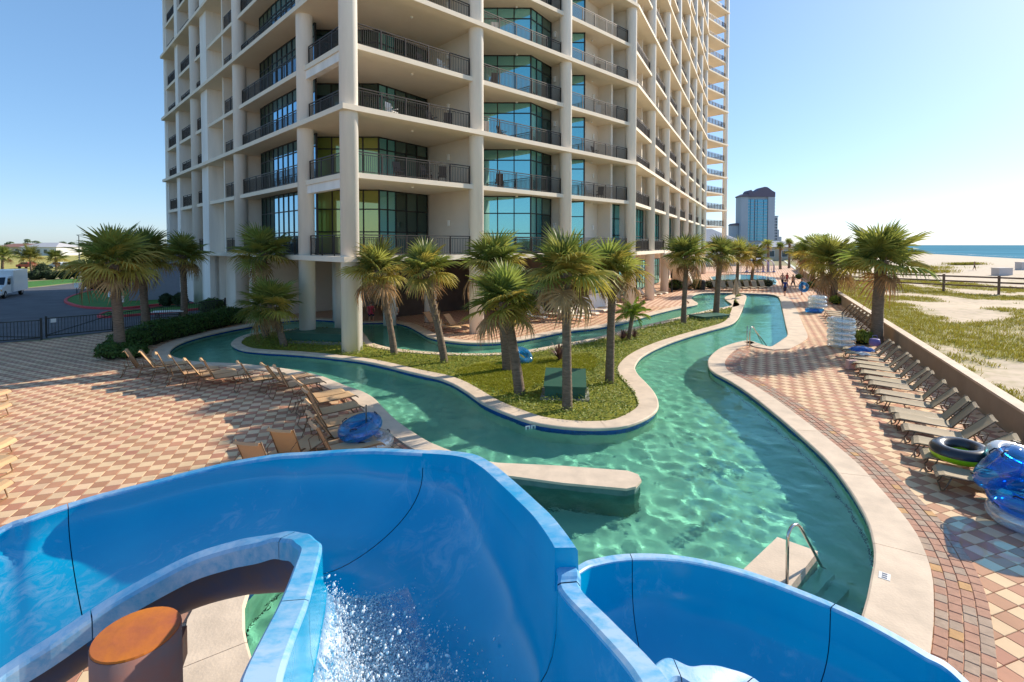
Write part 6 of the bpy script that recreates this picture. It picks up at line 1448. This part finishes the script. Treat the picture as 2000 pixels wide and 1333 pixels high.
def roofprof(pts, y0, y1, nm):
    mb = MB(); n = len(pts)
    for y in (y0, y1): mb.v += [(X(a), y, Z(b)) for a, b in pts]
    mb.f = [tuple(range(n)), tuple(range(2 * n - 1, n - 1, -1))] + [(i, n + i, n + (i + 1) % n, (i + 1) % n) for i in range(n)]; mb.m = [0] * len(mb.f); return mb.build(nm, 'tower_roof', ft, fix=True)
roofprof([(1443, 385.2), (1443, 383), (1453, 378.5), (1457, 381), (1459, 385.2)], D - 3, D + 8.5, 'gable_roof')
roofprof([(1460, 385), (1458, 376), (1461, 372.5), (1464, 371.5), (1467, 374), (1469, 377), (1474, 374.5), (1479, 371), (1485, 367), (1490, 365.5), (1495, 366), (1499, 368.5), (1505, 373), (1511, 376), (1511, 385)], D - 1.5, D + 8.5, 'curved_roof')
ft2 = thing('distant_block', 'grey stepped apartment block right of the distant tower', 'building', (0, 0, -.05)); sv = ft; ft = ft2
fbox(1513.5, 1523, 423, D + 4, D + 8, 'tower_grey', 'main_block'); fbox(1523.2, 1526, 448, D + 4, D + 8, 'tower_grey', 'step_block'); fbox(1526.2, 1531, 462, D + 4, D + 8, 'tower_grey', 'step_block')
for f in range(11):
    for c in range(2): a = 1514.5 + c * 4.2; MB().box((X(a + 1.5), D + 3.9, 3 + f * 2.4), (1.1, .4, 1.3)).build('window', 'win_far', ft)
fbox(1513.2, 1523.4, 421, D + 3.2, D + 8.6, 'tower_grey', 'cornice', 422.8)
ft3 = thing('distant_block', 'low mauve-roofed block left of the distant tower', 'building', (0, 0, -.05)); ft = ft3
fbox(1430, 1443.5, 440, D + 2, D + 8, 'tower_grey', 'walls'); roofprof([(1429, 440), (1433, 436.5), (1440, 435.5), (1443.5, 436.5), (1443.5, 440)], D + 1, D + 8.6, 'roof'); ft = sv

# ------------------------------------------------------------------ dunes: boardwalk railing, boxes on the sand
mat('old_wood', lin(118, 96, 84), .9, var=.25, vscale=3, stretch=(6, 6, .6))
bf = thing('boardwalk_railing', 'weathered three-rail wooden boardwalk railing crossing the dunes', 'railing'); A = np.array([40., 60.4]); B = np.array([60., 38.4]); NP = 8
for k in range(NP):
    p = A + (B - A) * k / (NP - 1); MB().box((p[0], p[1], 1.15), (.22, .22, 2.1), .8).build('post', 'old_wood', bf)
    if k < NP - 1:
        q = A + (B - A) * (k + 1) / (NP - 1); c_ = (p + q) / 2; L_ = np.linalg.norm(q - p); an_ = math.atan2(*(q - p)[::-1]); of = np.array([math.sin(an_), -math.cos(an_)]) * .14
        for z, hh in ((2.0, .16), (1.5, .16), (1.08, .14)): MB().box((c_[0] - of[0], c_[1] - of[1], z), (L_ - .02, .06, hh), an_).build('rail', 'old_wood', bf)
mat('beach_box', lin(196, 192, 192), .8)
for (px_, y_, w_, h_, lb) in ((1958, 84., 2.8, 1.15, 'pale grey storage box on the open beach sand'), (2000, 100., 2.6, 1.5, 'grey storage box on the sand nearer the sea, cut by the picture edge')):
    x_ = (px_ - 1000) / 1000 * y_; z_ = zb(x_, y_); t = thing('beach_box', lb, 'box', (x_, y_, z_), .2); MB().box((0, 0, h_ / 2), (w_, 1.2, h_)).build('body', 'beach_box', t); MB().box((0, 0, h_ + .04), (w_ + .1, 1.3, .08)).build('lid', 'beach_box', t)
x_, y_ = .904 * 98, 98.; person('tiny figure in dark clothes standing on the open beach', (x_, y_), 1.0, 'cloth_dark', 'cloth_dark', .2, z=zb(x_, y_) + .02)
dpts = []
for (px_, y_, ax, ay) in ((.885, 125., 4, .8), (.79, 108., 8, 3), (.80, 92., 5, 2)):
    for k in range(300): x_ = px_ * y_ + random.gauss(0, ax * .5); dpts.append((x_, y_ + random.gauss(0, ay * .5)))
tufts(dpts, .7, 5, .25, 'sea_oats', 'dune_grass', zb, 91)
